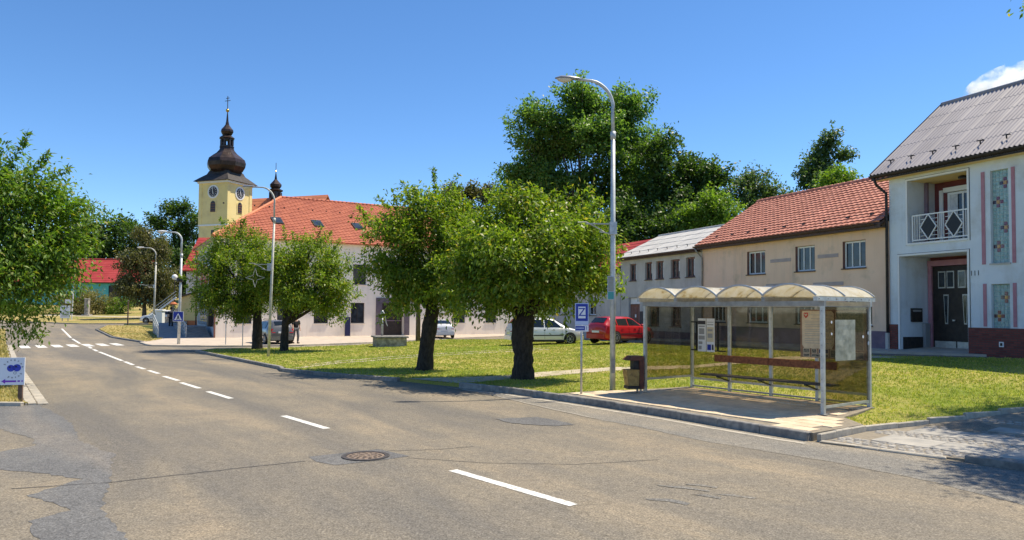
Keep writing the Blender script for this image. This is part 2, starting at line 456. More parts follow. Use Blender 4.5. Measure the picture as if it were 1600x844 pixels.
# ------------------------------------------------------------------ mesh helpers
COL = sc.collection
class MB:
    def __init__(self):
        self.v = []; self.f = []
    def add(self, vs_, fs_):
        o = len(self.v)
        self.v.extend([tuple(p) for p in vs_]); self.f.extend([tuple(i + o for i in q) for q in fs_])
        return self
    def box(self, x0, x1, y0, y1, z0, z1):
        return self.add([(x0, y0, z0), (x1, y0, z0), (x1, y1, z0), (x0, y1, z0), (x0, y0, z1), (x1, y0, z1), (x1, y1, z1), (x0, y1, z1)],
                        [(0, 3, 2, 1), (4, 5, 6, 7), (0, 1, 5, 4), (1, 2, 6, 5), (2, 3, 7, 6), (3, 0, 4, 7)])
    def chbox(self, x0, x1, y0, y1, z0, z1, c):
        """box with chamfered top edges"""
        return self.add([(x0, y0, z0), (x1, y0, z0), (x1, y1, z0), (x0, y1, z0), (x0, y0, z1 - c), (x1, y0, z1 - c), (x1, y1, z1 - c), (x0, y1, z1 - c),
                         (x0 + c, y0 + c, z1), (x1 - c, y0 + c, z1), (x1 - c, y1 - c, z1), (x0 + c, y1 - c, z1)],
                        [(0, 3, 2, 1), (0, 1, 5, 4), (1, 2, 6, 5), (2, 3, 7, 6), (3, 0, 4, 7), (4, 5, 9, 8), (5, 6, 10, 9), (6, 7, 11, 10), (7, 4, 8, 11), (8, 9, 10, 11)])
    def bar(self, p, q, w, h=None):
        p = Vector(p); q = Vector(q); h = w if h is None else h
        d = (q - p).normalized()
        up = Vector((0, 0, 1)) if abs(d.z) < .95 else Vector((0, 1, 0))
        s = d.cross(up).normalized() * w / 2
        t = s.cross(d).normalized() * h / 2
        vs_ = [p - s - t, p + s - t, p + s + t, p - s + t, q - s - t, q + s - t, q + s + t, q - s + t]
        return self.add(vs_, [(0, 3, 2, 1), (4, 5, 6, 7), (0, 1, 5, 4), (1, 2, 6, 5), (2, 3, 7, 6), (3, 0, 4, 7)])
    def tube(self, pts, rad, seg=8, cap=True, jit=0, rng=None):
        pts = [Vector(p) for p in pts]
        if isinstance(rad, (int, float)):
            rad = [rad] * len(pts)
        o = len(self.v); n = len(pts); prev = None
        for i, p in enumerate(pts):
            d = (pts[min(i + 1, n - 1)] - pts[max(i - 1, 0)]).normalized()
            if prev is None:
                ref = Vector((1, 0, 0)) if abs(d.x) < .9 else Vector((0, 1, 0))
                s = d.cross(ref).normalized()
            else:
                s = (prev - d * prev.dot(d)).normalized()
            prev = s
            t = d.cross(s)
            for k in range(seg):
                a = 2 * math.pi * k / seg
                r = rad[i] * (1 + (rng.uniform(-jit, jit) if jit else 0))
                self.v.append(tuple(p + (s * math.cos(a) + t * math.sin(a)) * r))
        for i in range(n - 1):
            for k in range(seg):
                a = o + i * seg + k; b = o + i * seg + (k + 1) % seg
                self.f.append((a, b, b + seg, a + seg))
        if cap:
            self.f.append(tuple(o + k for k in range(seg))[::-1]); self.f.append(tuple(o + (n - 1) * seg + k for k in range(seg)))
        return self
    def lathe(self, prof, seg=16, c=(0, 0, 0), phase=0.0, cap=True):
        o = len(self.v)
        for r, z in prof:
            for k in range(seg):
                a = 2 * math.pi * (k + phase) / seg
                self.v.append((c[0] + r * math.cos(a), c[1] + r * math.sin(a), c[2] + z))
        for i in range(len(prof) - 1):
            for k in range(seg):
                a = o + i * seg + k; b = o + i * seg + (k + 1) % seg
                self.f.append((a, b, b + seg, a + seg))
        if cap:
            self.f.append(tuple(o + k for k in range(seg))[::-1]); self.f.append(tuple(o + (len(prof) - 1) * seg + k for k in range(seg)))
        return self
    def ydisc(self, cx, cz, r, y0, y1, seg=20, sx=1.0):
        """disc in the xz plane, thickness y0..y1"""
        o = len(self.v)
        for y in (y0, y1):
            for k in range(seg):
                a = 2 * math.pi * k / seg
                self.v.append((cx + sx * r * math.cos(a), y, cz + r * math.sin(a)))
        self.f.append(tuple(o + k for k in range(seg))); self.f.append(tuple(o + seg + k for k in range(seg))[::-1])
        for k in range(seg):
            a, b = o + k, o + (k + 1) % seg
            self.f.append((a, a + seg, b + seg, b))
        return self
    def prism_xz(self, poly, y0, y1):
        o = len(self.v); n = len(poly)
        for y in (y0, y1):
            for x, z in poly:
                self.v.append((x, y, z))
        self.f.append(tuple(o + k for k in range(n))); self.f.append(tuple(o + n + k for k in range(n))[::-1])
        for k in range(n):
            a, b = o + k, o + (k + 1) % n
            self.f.append((a, a + n, b + n, b))
        return self
    def mesh(self, name, material, smooth=False):
        me = bpy.data.meshes.new(name)
        me.from_pydata(self.v, [], self.f)
        if material:
            me.materials.append(MATS[material])
        if smooth:
            me.polygons.foreach_set('use_smooth', [True] * len(me.polygons))
        me.update()
        return me
    def build(self, name, material, parent=None, smooth=False, loc=(0, 0, 0), rotz=0.0):
        return link(name, self.mesh(name, material, smooth), parent, loc, rotz)
def link(name, me, parent=None, loc=(0, 0, 0), rotz=0.0):
    o = bpy.data.objects.new(name, me)
    COL.objects.link(o)
    o.parent = parent
    o.location = loc
    if rotz:
        o.rotation_euler = (0, 0, rotz)
    return o
def fixn(o):
    bm = bmesh.new(); bm.from_mesh(o.data)
    bmesh.ops.recalc_face_normals(bm, faces=bm.faces)
    bm.to_mesh(o.data); bm.free()
    return o
def box(name, material, parent, *a):
    return MB().box(*a).build(name, material, parent)
def tag(o, label, cat, group=None):
    o['label'] = label; o['category'] = cat
    if group:
        o['group'] = group
    return o
def thing(name, label, cat, loc=(0, 0, 0), rotz=0.0, group=None):
    return tag(link(name, None, None, loc, rotz), label, cat, group)
def struct(o, kind='structure'):
    o['kind'] = kind
    return o
def text(name, s, size, material, parent, loc, rot=(R(90), 0, 0), align='CENTER', ext=.002):
    cu = bpy.data.curves.new(name, 'FONT')
    cu.body = s; cu.size = size; cu.extrude = ext; cu.align_x = align; cu.align_y = 'CENTER'; cu.resolution_u = 3
    tmp = bpy.data.objects.new(name, cu)
    COL.objects.link(tmp)
    dg = bpy.context.evaluated_depsgraph_get()
    me = bpy.data.meshes.new_from_object(tmp.evaluated_get(dg))
    bpy.data.objects.remove(tmp); bpy.data.curves.remove(cu)
    me.materials.clear(); me.materials.append(MATS[material])
    o = link(name, me, parent, loc)
    o.rotation_euler = rot
    return o

def poly_sheet(name, poly, material, zf, res=2.0, skirt=0.0, parent=None):
    """a ground sheet inside a plan polygon that follows zf(x, y); skirt gives it real edges"""
    bm = bmesh.new()
    bm.faces.new([bm.verts.new((x, y, 0)) for x, y in poly])
    xs = [p[0] for p in poly]; ys = [p[1] for p in poly]
    if res:
        for lo, hi, ax in ((min(xs), max(xs), 0), (min(ys), max(ys), 1)):
            n = int((hi - lo) / res)
            for i in range(1, n + 1):
                co = [0, 0, 0]; no = [0, 0, 0]
                co[ax] = lo + (hi - lo) * i / (n + 1); no[ax] = 1
                bmesh.ops.bisect_plane(bm, geom=bm.verts[:] + bm.edges[:] + bm.faces[:], plane_co=co, plane_no=no)
    bmesh.ops.recalc_face_normals(bm, faces=bm.faces)
    if sum(f.normal.z for f in bm.faces) < 0:
        bmesh.ops.reverse_faces(bm, faces=bm.faces)
    for v in bm.verts:
        v.co.z = zf(v.co.x, v.co.y)
    if skirt:
        be = [e for e in bm.edges if e.is_boundary]
        r = bmesh.ops.extrude_edge_only(bm, edges=be)
        for g in r['geom']:
            if isinstance(g, bmesh.types.BMVert):
                g.co.z -= skirt
    bmesh.ops.triangulate(bm, faces=[f for f in bm.faces if len(f.verts) > 4])
    me = bpy.data.meshes.new(name)
    bm.to_mesh(me); bm.free()
    me.materials.append(MATS[material])
    return link(name, me, parent)
def inpoly(P, poly):
    x, y = P[:, 0], P[:, 1]
    ins = np.zeros(len(P), bool)
    n = len(poly)
    for i in range(n):
        x1, y1 = poly[i]; x2, y2 = poly[(i + 1) % n]
        c = ((y1 > y) != (y2 > y)) & (x < (x2 - x1) * (y - y1) / (y2 - y1 + 1e-12) + x1)
        ins ^= c
    return ins
def quads_mesh(name, V, nper, material, smooth=False):
    """V: (n*nper,3) loose polygons of nper corners"""
    n = len(V) // nper
    me = bpy.data.meshes.new(name)
    me.vertices.add(len(V)); me.vertices.foreach_set('co', V.astype(np.float32).ravel())
    me.loops.add(len(V)); me.loops.foreach_set('vertex_index', np.arange(len(V), dtype=np.int32))
    me.polygons.add(n); me.polygons.foreach_set('loop_start', np.arange(0, len(V), nper, dtype=np.int32))
    me.materials.append(MATS[material])
    me.update(calc_edges=True)
    return me

# ================================================================== GROUND, ROAD, KERBS
rng = random.Random(5)
def axis(lo, hi, step, far):
    a = list(np.arange(lo, hi + .01, step))
    d = step; x = a[0]; pre = []
    while x > -far:
        d *= 1.5; x -= d; pre.append(x)
    d = step; x = a[-1]; post = []
    while x < far:
        d *= 1.5; x += d; post.append(x)
    return pre[::-1] + a + post
gx = axis(-84, 40, 2.5, 2500); gy = axis(-16, 140, 2.5, 2500)
gv = [(x, y, hz(x, y) - .07) for y in gy for x in gx]
nx = len(gx)
gf = [(j * nx + i, j * nx + i + 1, (j + 1) * nx + i + 1, (j + 1) * nx + i) for j in range(len(gy) - 1) for i in range(nx - 1)]
gm = MB(); gm.v = gv; gm.f = gf
struct(gm.build('ground', 'meadow'))

ROAD = [(-80, -14), (30, -14), (30, 22), (16, 34), (4, 66), (-12, 72), (-24, 60), (-38, 72), (-47, 90), (-120, 128), (-120, 90), (-60, 82), (-47, 66), (-30, 43), (-26, 20), (-80, 16)]
road = struct(poly_sheet('road', ROAD, 'asphalt', lambda x, y: hz(x, y), 2.5))
def on_road(name, poly, material, lift, jag=0.0, res=0):
    if jag:
        q = []
        for (x0, y0), (x1, y1) in zip(poly, poly[1:] + poly[:1]):
            n = max(1, int(math.hypot(x1 - x0, y1 - y0) / .12))
            for k in range(n):
                t = k / n
                q.append((x0 + (x1 - x0) * t + rng.uniform(-jag, jag), y0 + (y1 - y0) * t + rng.uniform(-jag, jag)))
        poly = q
    return poly_sheet(name, poly, material, lambda x, y: hz(x, y) + lift, res, 0, road)
# greyer surface of the bus bay along the kerb
on_road('bay_surface', [(-2.1, 22.4), (-.5, 19.98), (.91, 17.23), (1.79, 15.76), (2.56, 14.68), (3.42, 13.14), (4.95, 11.43), (5.72, 10.18), (6.17, 8.93), (7.6, 6.5),
                        (9.9, 7.4), (7.9, 10.3), (6.95, 11.4), (5.35, 13.1), (4.4, 14.45), (3.26, 16.2), (2.17, 17.7), (1.03, 19.2), (-.16, 20.6), (-1.53, 21.8)], 'asphalt_grey', .004, .02, 1.5)
# dark repaired surface at the side entry
on_road('asphalt_patch', [(-11.11, 17.39), (-9.96, 16.15), (-8.7, 14.66), (-7.39, 12.72), (-6.23, 11.64), (-5.31, 9.84), (-4.67, 8.51), (-3.79, 7.38), (-3.2, 5.6), (-4.3, 5.6), (-4.66, 7.36),
                          (-5.17, 7.98), (-5.0, 8.45), (-5.9, 9.1), (-5.75, 9.95), (-6.5, 10.3), (-7.3, 10.5), (-8.4, 11.0), (-7.9, 12.3), (-8.35, 12.95), (-9.7, 14.0), (-14, 14.4), (-14, 17.0)], 'asphalt_dark', .004, .035, 1.5)
on_road('asphalt_patch', [(-.32, 15.66), (.57, 15.98), (1.31, 14.95), (.9, 14.75), (.02, 15.06)], 'asphalt_dark', .008, .03)
on_road('asphalt_patch', [(-3.15, 11.54), (-2.19, 12.21), (-1.59, 11.65), (-1.94, 11.34), (-2.58, 10.94), (-2.92, 11.16)], 'asphalt_dark', .004, .008)
def strip(name, pts, w, material, lift):
    L, Rr = [], []
    for i, p in enumerate(pts):
        a = Vector(pts[max(i - 1, 0)]); b = Vector(pts[min(i + 1, len(pts) - 1)])
        d = (b - a).normalized(); n = Vector((-d.y, d.x)) * w / 2
        L.append((p[0] + n.x, p[1] + n.y)); Rr.append((p[0] - n.x, p[1] - n.y))
    return on_road(name, L + Rr[::-1], material, lift)
def wobble(pts, n, a):
    out = []
    for p, q in zip(pts, pts[1:]):
        for k in range(n):
            t = k / n
            out.append((p[0] + (q[0] - p[0]) * t + rng.uniform(-a, a), p[1] + (q[1] - p[1]) * t + rng.uniform(-a, a)))
    return out + [pts[-1]]
strip('crack_seal', wobble([(-6.3, 9.4), (-5.31, 9.74), (-4.44, 10.33), (-3.56, 10.91), (-3.1, 11.2)], 6, .015), .022, 'tar', .006)
strip('crack_seal', wobble([(-2.0, 12.05), (-1.24, 12.2), (-.63, 12.5)], 6, .012), .018, 'tar', .006)
strip('crack_seal', wobble([(-1.57, 11.5), (-.37, 11.16), (.98, 11.11), (2.3, 11.5)], 6, .015), .016, 'tar', .006)
for k in range(5):
    x, y = 2.3 + rng.uniform(-.9, .9), 9.6 + rng.uniform(-.6, .6)
    a, b = rng.uniform(.18, .42), rng.uniform(.05, .12)
    on_road('worn_spot', [(x - a, y + a * .4), (x, y + b), (x + a, y - a * .5), (x + a * .8, y - a * .5 - b), (x, y - b), (x - a * .9, y + a * .2)], 'asphalt_grey', .004 + .0005 * k, .03)
# pale grit line along the bay kerb
strip('gutter_line', wobble([(-1.6, 21.55), (-.3, 20.3), (.85, 18.95), (2.0, 17.45), (3.1, 15.95), (4.25, 14.2), (5.15, 12.95)], 8, .02), .13, 'kerb_light', .009)
strip('gutter_line', wobble([(-1.9, 22.0), (-.5, 19.98), (.91, 17.33), (1.79, 15.86)], 8, .02), .05, 'kerb_light', .009)
# painted lines, each dash its own piece
for a, b in [((-24.73, 43.17), (-23.63, 41.51)), ((-22.99, 40.57), (-21.79, 38.82)), ((-21.38, 38.27), (-16.84, 31.95)), ((-16.5, 31.5), (-15.2, 29.68)),
             ((-14.67, 28.89), (-13.76, 27.71)), ((-13.34, 27.16), (-12.35, 25.87)), ((-11.72, 24.91), (-10.55, 23.42)), ((-10.2, 22.82), (-8.95, 21.22)),
             ((-8.38, 20.43), (-7.15, 18.88)), ((-4.89, 15.91), (-3.54, 14.25)), ((-.83, 10.65), (.75, 8.79)), ((3.9, 5.1), (5.5, 3.2)), ((-41.5, 68.0), (-27.44, 46.91))]:
    n = max(2, int(math.hypot(b[0] - a[0], b[1] - a[1]) / .8))
    strip('lane_dash', [(a[0] + (b[0] - a[0]) * k / n, a[1] + (b[1] - a[1]) * k / n) for k in range(n + 1)], .15, 'road_paint', .005)
for x, y in [(-28.05, 42.5), (-27.5, 43.12), (-26.95, 43.74), (-26.4, 44.36), (-25.85, 44.98), (-25.3, 45.6), (-24.75, 46.22)]:
    strip('crossing_stripe', [(x - .93, y + 1.28), (x, y), (x + .93, y - 1.28)], .46, 'road_paint', .005)

# manhole cover
mh = thing('manhole_cover', 'rusty round manhole cover set in a dark asphalt patch in the road', 'manhole', (-2.27, 11.6, .006))
MB().lathe([(.30, .0), (.30, .012), (.37, .012), (.37, .0)], 32, cap=False).build('frame_ring', 'iron_dark', mh)
lid = MB().lathe([(.292, .0), (.292, .006), (.0, .006)], 32, cap=False).build('lid', 'iron', mh)
for ring, cnt in ((.08, 5), (.16, 10), (.235, 15)):
    for k in range(cnt):
        a = 2 * math.pi * (k + ring * 10) / cnt
        x, y = ring * math.cos(a), ring * math.sin(a)
        MB().box(x - .022, x + .022, y - .018, y + .018, .006, .014).build('stud', 'iron', lid)

# lawns, pavements, platform
def up(o):
    return lambda x, y: hz(x, y) + o
LAWN = [(-16.25, 38.5), (-13.35, 34.5), (-8.5, 27.85), (-8.3, 27.15), (-5.7, 25.1), (-3.38, 23.6), (-1.43, 21.95), (-.05, 20.75), (1.12, 19.3), (2.1, 19.95), (3.5, 20.45), (4.95, 20.75),
        (8.15, 16.65), (6.9, 15.35), (6.85, 14.33), (8.5, 15.22), (11.05, 16.1), (16, 18), (22, 19.5), (19.5, 22.3), (16.9, 24.3), (13.5, 27.2), (11, 31.65), (8.73, 35.83), (6.88, 39.5),
        (5.36, 43.9), (2.6, 50.0), (-4.78, 54.4), (-9.25, 44.6), (-12.66, 41.8), (-16.0, 40.2)]
struct(poly_sheet('lawn', LAWN, 'lawn', up(.10), 1.5, .3))
PATH = [(-3.3, 23.55), (-1.5, 22.1), (-.4, 23.25), (.66, 24.1), (3.38, 25.5), (6.23, 25.35), (9.75, 27.1), (13.9, 26.2), (13.2, 27.4), (10.38, 28.3), (6.65, 26.4), (3.61, 26.6), (1.1, 25.7), (-.8, 24.5), (-2.2, 24.0)]
struct(poly_sheet('path', PATH, 'worn_path', up(.110), 1.2))
TRACKS = [[(-8.0, 27.4), (-7.0, 30.4), (-5.2, 32.6), (-3.0, 34.2), (-1.2, 35.3), (1.9, 36.7)], [(-7.9, 29.2), (-7.2, 31.6), (-5.3, 33.8), (-3.0, 35.4), (-1.2, 36.5), (1.8, 37.9)]]
for tr in TRACKS:
    L = []; Q = []
    for i, p in enumerate(tr):
        a = Vector(tr[max(i - 1, 0)]); b = Vector(tr[min(i + 1, len(tr) - 1)]); d = (b - a).normalized()
        L.append((p[0] - d.y * .16, p[1] + d.x * .16)); Q.append((p[0] + d.y * .16, p[1] - d.x * .16))
    struct(poly_sheet('worn_track', L + Q[::-1], 'worn_path', up(.109), .8))
PLAT = [(1.12, 19.2), (2.26, 17.75), (3.35, 16.3), (4.5, 14.55), (5.42, 13.27), (6.8, 14.3), (6.88, 15.3), (8.12, 16.6), (4.93, 20.7), (3.52, 20.4), (2.13, 19.88)]
plat = struct(poly_sheet('bus_platform', PLAT, 'paver_bed', up(.145), 1.5, .3))
# pavers, one piece each
pv = MB().chbox(-.192, .192, -.192, .192, -.03, .022, .006).mesh('paver', 'paver')
ang = R(-53.13)
ca, sa = math.cos(ang), math.sin(ang)
for i in range(-10, 20):
    for j in range(-10, 8):
        lx, ly = i * .4 + (.2 if j % 2 else 0), j * .4
        x, y = 3.53 + ca * lx - sa * ly, 19.48 + sa * lx + ca * ly
        cs = np.array([(x + ca * a - sa * b, y + sa * a + ca * b) for a in (-.19, .19) for b in (-.19, .19)])
        if inpoly(cs, PLAT).sum() == 4:
            p = link('paver', pv, plat, (x, y, hz(x, y) + .145 + rng.uniform(-.003, .003)), ang)
            p.rotation_euler = (rng.uniform(-.006, .006), rng.uniform(-.006, .006), ang + rng.uniform(-.01, .01))
DRIVE = [(5.45, 13.05), (6.8, 14.18), (8.5, 15.08), (11.05, 15.95), (16, 17.85), (24, 20), (26, 2), (12.6, 4.6), (10.1, 7.7), (8, 10.5), (7.05, 11.58), (6.3, 12.25)]
def drive_z(x, y):
    return hz(x, y) + .04 + .045 * sstep(.5, 3.5, (x - 6.2) * .64 - (y - 12.3) * .77)
drive = struct(poly_sheet('driveway', DRIVE, 'paver_bed', lambda x, y: drive_z(x, y) - .012, 1.0, .2))
# concrete slabs and bands of setts on the driveway, in its own frame (along the kerb / away from it)
du = Vector((.64, -.77)); dn = Vector((.77, .64)); d0 = Vector((5.45, 13.0))
slab_me = {}
setts = []
def dpos(u, w):
    p = d0 + du * u + dn * w
    return p.x, p.y
for r_, (w0, w1, kind) in enumerate([(0.06, .30, 'slab'), (.30, .86, 'sett'), (.86, 1.76, 'slab'), (1.76, 2.34, 'sett'), (2.34, 3.24, 'slab'), (3.24, 3.6, 'sett'), (3.6, 4.6, 'slab'), (4.6, 5.0, 'sett'), (5.0, 7.6, 'slab')]):
    step = .98 if kind == 'slab' else .145
    u = -2.5
    while u < 9:
        if kind == 'slab':
            x, y = dpos(u + step / 2, (w0 + w1) / 2)
            cs = np.array([dpos(u + a, b) for a in (.0, step) for b in (w0, w1)])
            if inpoly(cs, DRIVE).sum() == 4:
                key = round(w1 - w0, 2)
                if key not in slab_me:
                    slab_me[key] = MB().chbox(-step / 2 + .012, step / 2 - .012, -key / 2 + .012, key / 2 - .012, -.05, .0, .006).mesh('slab', 'drive_slab')
                o = link('slab', slab_me[key], drive, (x, y, drive_z(x, y) + rng.uniform(-.004, .004)), math.atan2(du.y, du.x))
        else:
            k = int((w1 - w0) / .14)
            for q in range(k):
                ww = w0 + (q + .5) * (w1 - w0) / k
                uu = u + step / 2 + (.07 if q % 2 else 0) + rng.uniform(-.012, .012)
                cs = np.array([dpos(uu + a, ww + b) for a in (-.07, .07) for b in (-.07, .07)])
                if inpoly(cs, DRIVE).sum() == 4:
                    setts.append((uu, ww))
        u += step
sett_me = [MB().chbox(-.062 + a, .062 - b, -.060 + b, .060 - a, -.05, .0, .014).mesh('sett', 'sett') for a, b in ((0, 0), (.008, .0), (.0, .01))]
setts.sort(key=lambda t: (Vector(dpos(*t))).length)
rest = MB()
for i, (uu, ww) in enumerate(setts):
    x, y = dpos(uu, ww); z = drive_z(x, y) + rng.uniform(-.007, .006)
    if i < 290:
        o = link('sett', sett_me[i % 3], drive, (x, y, z))
        o.rotation_euler = (rng.uniform(-.04, .04), rng.uniform(-.04, .04), math.atan2(du.y, du.x) + rng.uniform(-.12, .12))
    else:
        a = math.atan2(du.y, du.x); c_, s_ = math.cos(a), math.sin(a)
        m_ = MB().chbox(-.062, .062, -.06, .06, -.05, .0, .014)
        rest.add([(x + c_ * p[0] - s_ * p[1], y + s_ * p[0] + c_ * p[1], z + p[2]) for p in m_.v], m_.f)
if rest.v:
    struct(rest.build('sett_field', 'sett', drive), 'stuff')

# kerbs: one structure per run, each stone a piece
def resample(pts, step):
    out = [Vector(pts[0])]; acc = 0
    for p, q in zip(pts, pts[1:]):
        p, q = Vector(p), Vector(q); L = (q - p).length; d = step - acc
        while d <= L:
            out.append(p + (q - p) * d / L); d += step
        acc = L - (d - step)
    return out
def kerb(name, pts, top=.125, wid=.15, step=1.0, material='kerb_stone', base=hz):
    """pts run with the road on the right-hand side... stones sit left of the line"""
    P = resample(pts, step)
    bed = MB()
    me = MB().chbox(-step / 2 + .006, step / 2 - .006, 0, wid, -.22, 0, .015).mesh('kerb_stone', material)
    first = None
    for a, b in zip(P, P[1:]):
        m = (a + b) / 2; an = math.atan2(b.y - a.y, b.x - a.x)
        if first is None:
            n = Vector((-(b - a).y, (b - a).x)).normalized()
            L0, L1 = Vector(pts[0]), Vector(pts[-1])
            for i in range(len(P) - 1):
                e = (P[i + 1] - P[i]).normalized(); nn_ = Vector((-e.y, e.x))
                q0, q1 = P[i] + nn_ * .02, P[i + 1] + nn_ * .02; r0, r1 = P[i] + nn_ * (wid - .01), P[i + 1] + nn_ * (wid - .01)
                zz = base(*((P[i] + P[i + 1]) / 2))
                bed.add([(q0.x, q0.y, zz + top - .02), (q1.x, q1.y, zz + top - .02), (r1.x, r1.y, zz + top - .02), (r0.x, r0.y, zz + top - .02),
                         (q0.x, q0.y, zz - .1), (q1.x, q1.y, zz - .1)], [(0, 1, 2, 3), (4, 5, 1, 0)])
            first = struct(bed.build(name, 'paver_bed'))
        o = link('kerb_stone', me, first, (m.x, m.y, base(m.x, m.y) + top + rng.uniform(-.006, .006)), an + rng.uniform(-.006, .006))
    return first
kerb('kerb', [(5.43, 13.05), (4.46, 14.4), (3.32, 16.15), (2.22, 17.62), (1.07, 19.1), (-.12, 20.52), (-1.55, 21.8)][::-1], top=.165)
kerb('kerb', [(-3.45, 23.45), (-5.8, 24.95), (-8.42, 26.95), (-8.68, 27.8), (-13.5, 34.4), (-16.5, 38.5)][::-1])
kerb('kerb', [(14, 2.5), (12.5, 4.55), (10.0, 7.62), (7.95, 10.4), (7.02, 11.48)][::-1], top=.11)
kerb('kerb', [(5.45, 13.1), (6.3, 12.2), (7.02, 11.5)], top=.035, wid=.12, material='kerb_light')
kerb('edging', [(5.5, 13.14), (6.82, 14.2)], top=.15, wid=.08, step=.56, material='kerb_light')
kerb('edging', [(6.8, 14.2), (8.5, 15.12), (11.05, 15.99), (16, 17.9), (21, 19.3)], top=.125, wid=.08, material='kerb_light')
kerb('kerb', [(-16.3, 38.55), (-16.2, 40.3), (-12.7, 41.95), (-9.3, 44.75), (-4.9, 54.5)][::-1], top=.12, material='kerb_light')
# left verge with its gutter of setts
VERGE = [(-11.3, 17.3), (-11.9, 17.95), (-20.05, 29.6), (-30.3, 44.2), (-45.2, 65.8), (-62, 78), (-80, 84), (-110, 60), (-40, 17.3)]
struct(poly_sheet('verge', VERGE, 'dry_lawn', up(.07), 2.5, .25))
gut = struct(poly_sheet('gutter', [(-10.95, 17.45), (-19.55, 29.4), (-29.8, 44.0), (-30.3, 44.2), (-20.05, 29.6), (-11.6, 17.6)], 'paver_bed', up(.012), 2.5))
gs = [MB().chbox(-.15, .15, -.11, .11, -.05, 0, .015).mesh('gutter_sett', 'kerb_light')]
for row in (0, 1):
    o_ = .13 + .24 * row
    for a, b in zip(*[(lambda P: (P, P[1:]))(resample([(-10.95, 17.55), (-19.55, 29.4), (-29.8, 44.0)], .32))][0]):
        d = (b - a).normalized(); n = Vector((-d.y, d.x)); m = (a + b) / 2 + n * o_
        link('gutter_sett', gs[0], gut, (m.x, m.y, hz(m.x, m.y) + (.035 if row == 0 else .06) + rng.uniform(-.006, .006)), math.atan2(d.y, d.x) + rng.uniform(-.03, .03))
kerb('kerb', [(-11.35, 17.25), (-16, 17.25), (-24, 17.2)], top=.09, wid=.12, material='kerb_light')
# dry grass island, far verge, pavement before the cream building
ISLE = [(-37.6, 67.2), (-30.5, 56.6), (-24.2, 48.9), (-25.0, 52.6), (-28.4, 60.0), (-33.5, 69.5), (-37.6, 74.5), (-40.3, 73.5)]
struct(poly_sheet('grass_island', ISLE, 'dry_lawn', up(.09), 2, .25))
kerb('kerb', [(-40.4, 73.4), (-37.75, 67.1), (-30.6, 56.5), (-24.3, 48.75)][::-1], top=.11)
FARV = [(-52, 80.0), (-44.5, 76.6), (-38.2, 79.2), (-33, 82), (-30, 100), (-36, 128), (-110, 150), (-110, 108), (-66, 87)]
struct(poly_sheet('far_verge', FARV, 'dry_lawn', up(.07), 3, .25))
kerb('kerb', [(-66, 86.9), (-52.1, 79.9), (-44.6, 76.5), (-38.2, 79.1)], top=.09)
struct(poly_sheet('far_path', [(-60, 93.5), (-45, 90.5), (-33, 92), (-33, 94), (-45, 92.6), (-60, 96)], 'worn_path', up(.082), 3))
PAVE = [(-24.3, 48.3), (-21.7, 44.3), (-17.5, 44.2), (-13.2, 45.5), (-9.9, 49.5), (-5.6, 57.5), (.6, 66), (-.2, 71.2), (-22.3, 56.0), (-25.5, 56.3), (-25.3, 52.5)]
struct(poly_sheet('pavement', PAVE, 'pavement', up(.075), 2, .25))
kerb('kerb', [(-24.35, 48.25), (-21.75, 44.2), (-17.5, 44.1), (-13.1, 45.4), (-9.8, 49.4), (-5.5, 57.4)], top=.085, material='kerb_light')
FRONT = [(13.0, 30.9), (17.4, 25.2), (20.8, 21.8), (23.5, 22.6), (14.2, 42.0), (8, 56), (5.5, 54)]
struct(poly_sheet('house_pavement', FRONT, 'pavement', up(.085), 2, .25))

# grass blades
def grass(name, label, polys, holes, n, seed, hmin, hmax, material, off, near=(0, 0)):
    g = np.random.default_rng(seed)
    P = []
    xs = [p[0] for q in polys for p in q]; ys = [p[1] for q in polys for p in q]
    got = 0
    while got < n:
        A = np.column_stack([g.uniform(min(xs), max(xs), 40000), g.uniform(min(ys), max(ys), 40000)])
        ok = np.zeros(len(A), bool)
        for q in polys:
            ok |= inpoly(A, q)
        for h in holes:
            ok &= ~inpoly(A, h) | (g.uniform(size=len(A)) < .12)
        d = np.hypot(A[:, 0], A[:, 1])
        ok &= g.uniform(size=len(A)) < np.clip((22 / d) ** 1.6, .04, 1)
        A = A[ok]; P.append(A); got += len(A)
    P = np.vstack(P)[:n]
    Z = np.array([hz(x, y) for x, y in P]) + off - .006
    k = 3
    P = np.repeat(P, k, 0) + g.normal(0, .035, (n * k, 2)); Z = np.repeat(Z, k)
    H = g.uniform(hmin, hmax, n * k); a = g.uniform(0, 6.283, n * k); W = g.uniform(.008, .016, n * k) * np.clip(np.hypot(P[:, 0], P[:, 1]) / 20, 1, 2.2)
    lean = g.normal(0, .4, (n * k, 2)) * H[:, None]
    V = np.zeros((n * k, 3, 3))
    V[:, 0, 0] = P[:, 0] - np.cos(a) * W; V[:, 0, 1] = P[:, 1] - np.sin(a) * W; V[:, 0, 2] = Z
    V[:, 1, 0] = P[:, 0] + np.cos(a) * W; V[:, 1, 1] = P[:, 1] + np.sin(a) * W; V[:, 1, 2] = Z
    V[:, 2, :2] = P + lean; V[:, 2, 2] = Z + H
    o = link(name, quads_mesh(name, V.reshape(-1, 3), 3, material))
    o['kind'] = 'stuff'; o['label'] = label; o['category'] = 'grass'
    return o
grass('grass', 'short sunlit green grass on the lawn behind the bus shelter', [LAWN], [PATH, PLAT], 52000, 3, .025, .062, 'grass_blade', .10)
grass('dry_grass', 'straw coloured dry grass on the verges across the road', [VERGE[:5] + [(-60, 60), (-22, 17.3)], ISLE], [], 14000, 4, .04, .12, 'dry_blade', .08)
# ragged tufts along the kerbs and posts

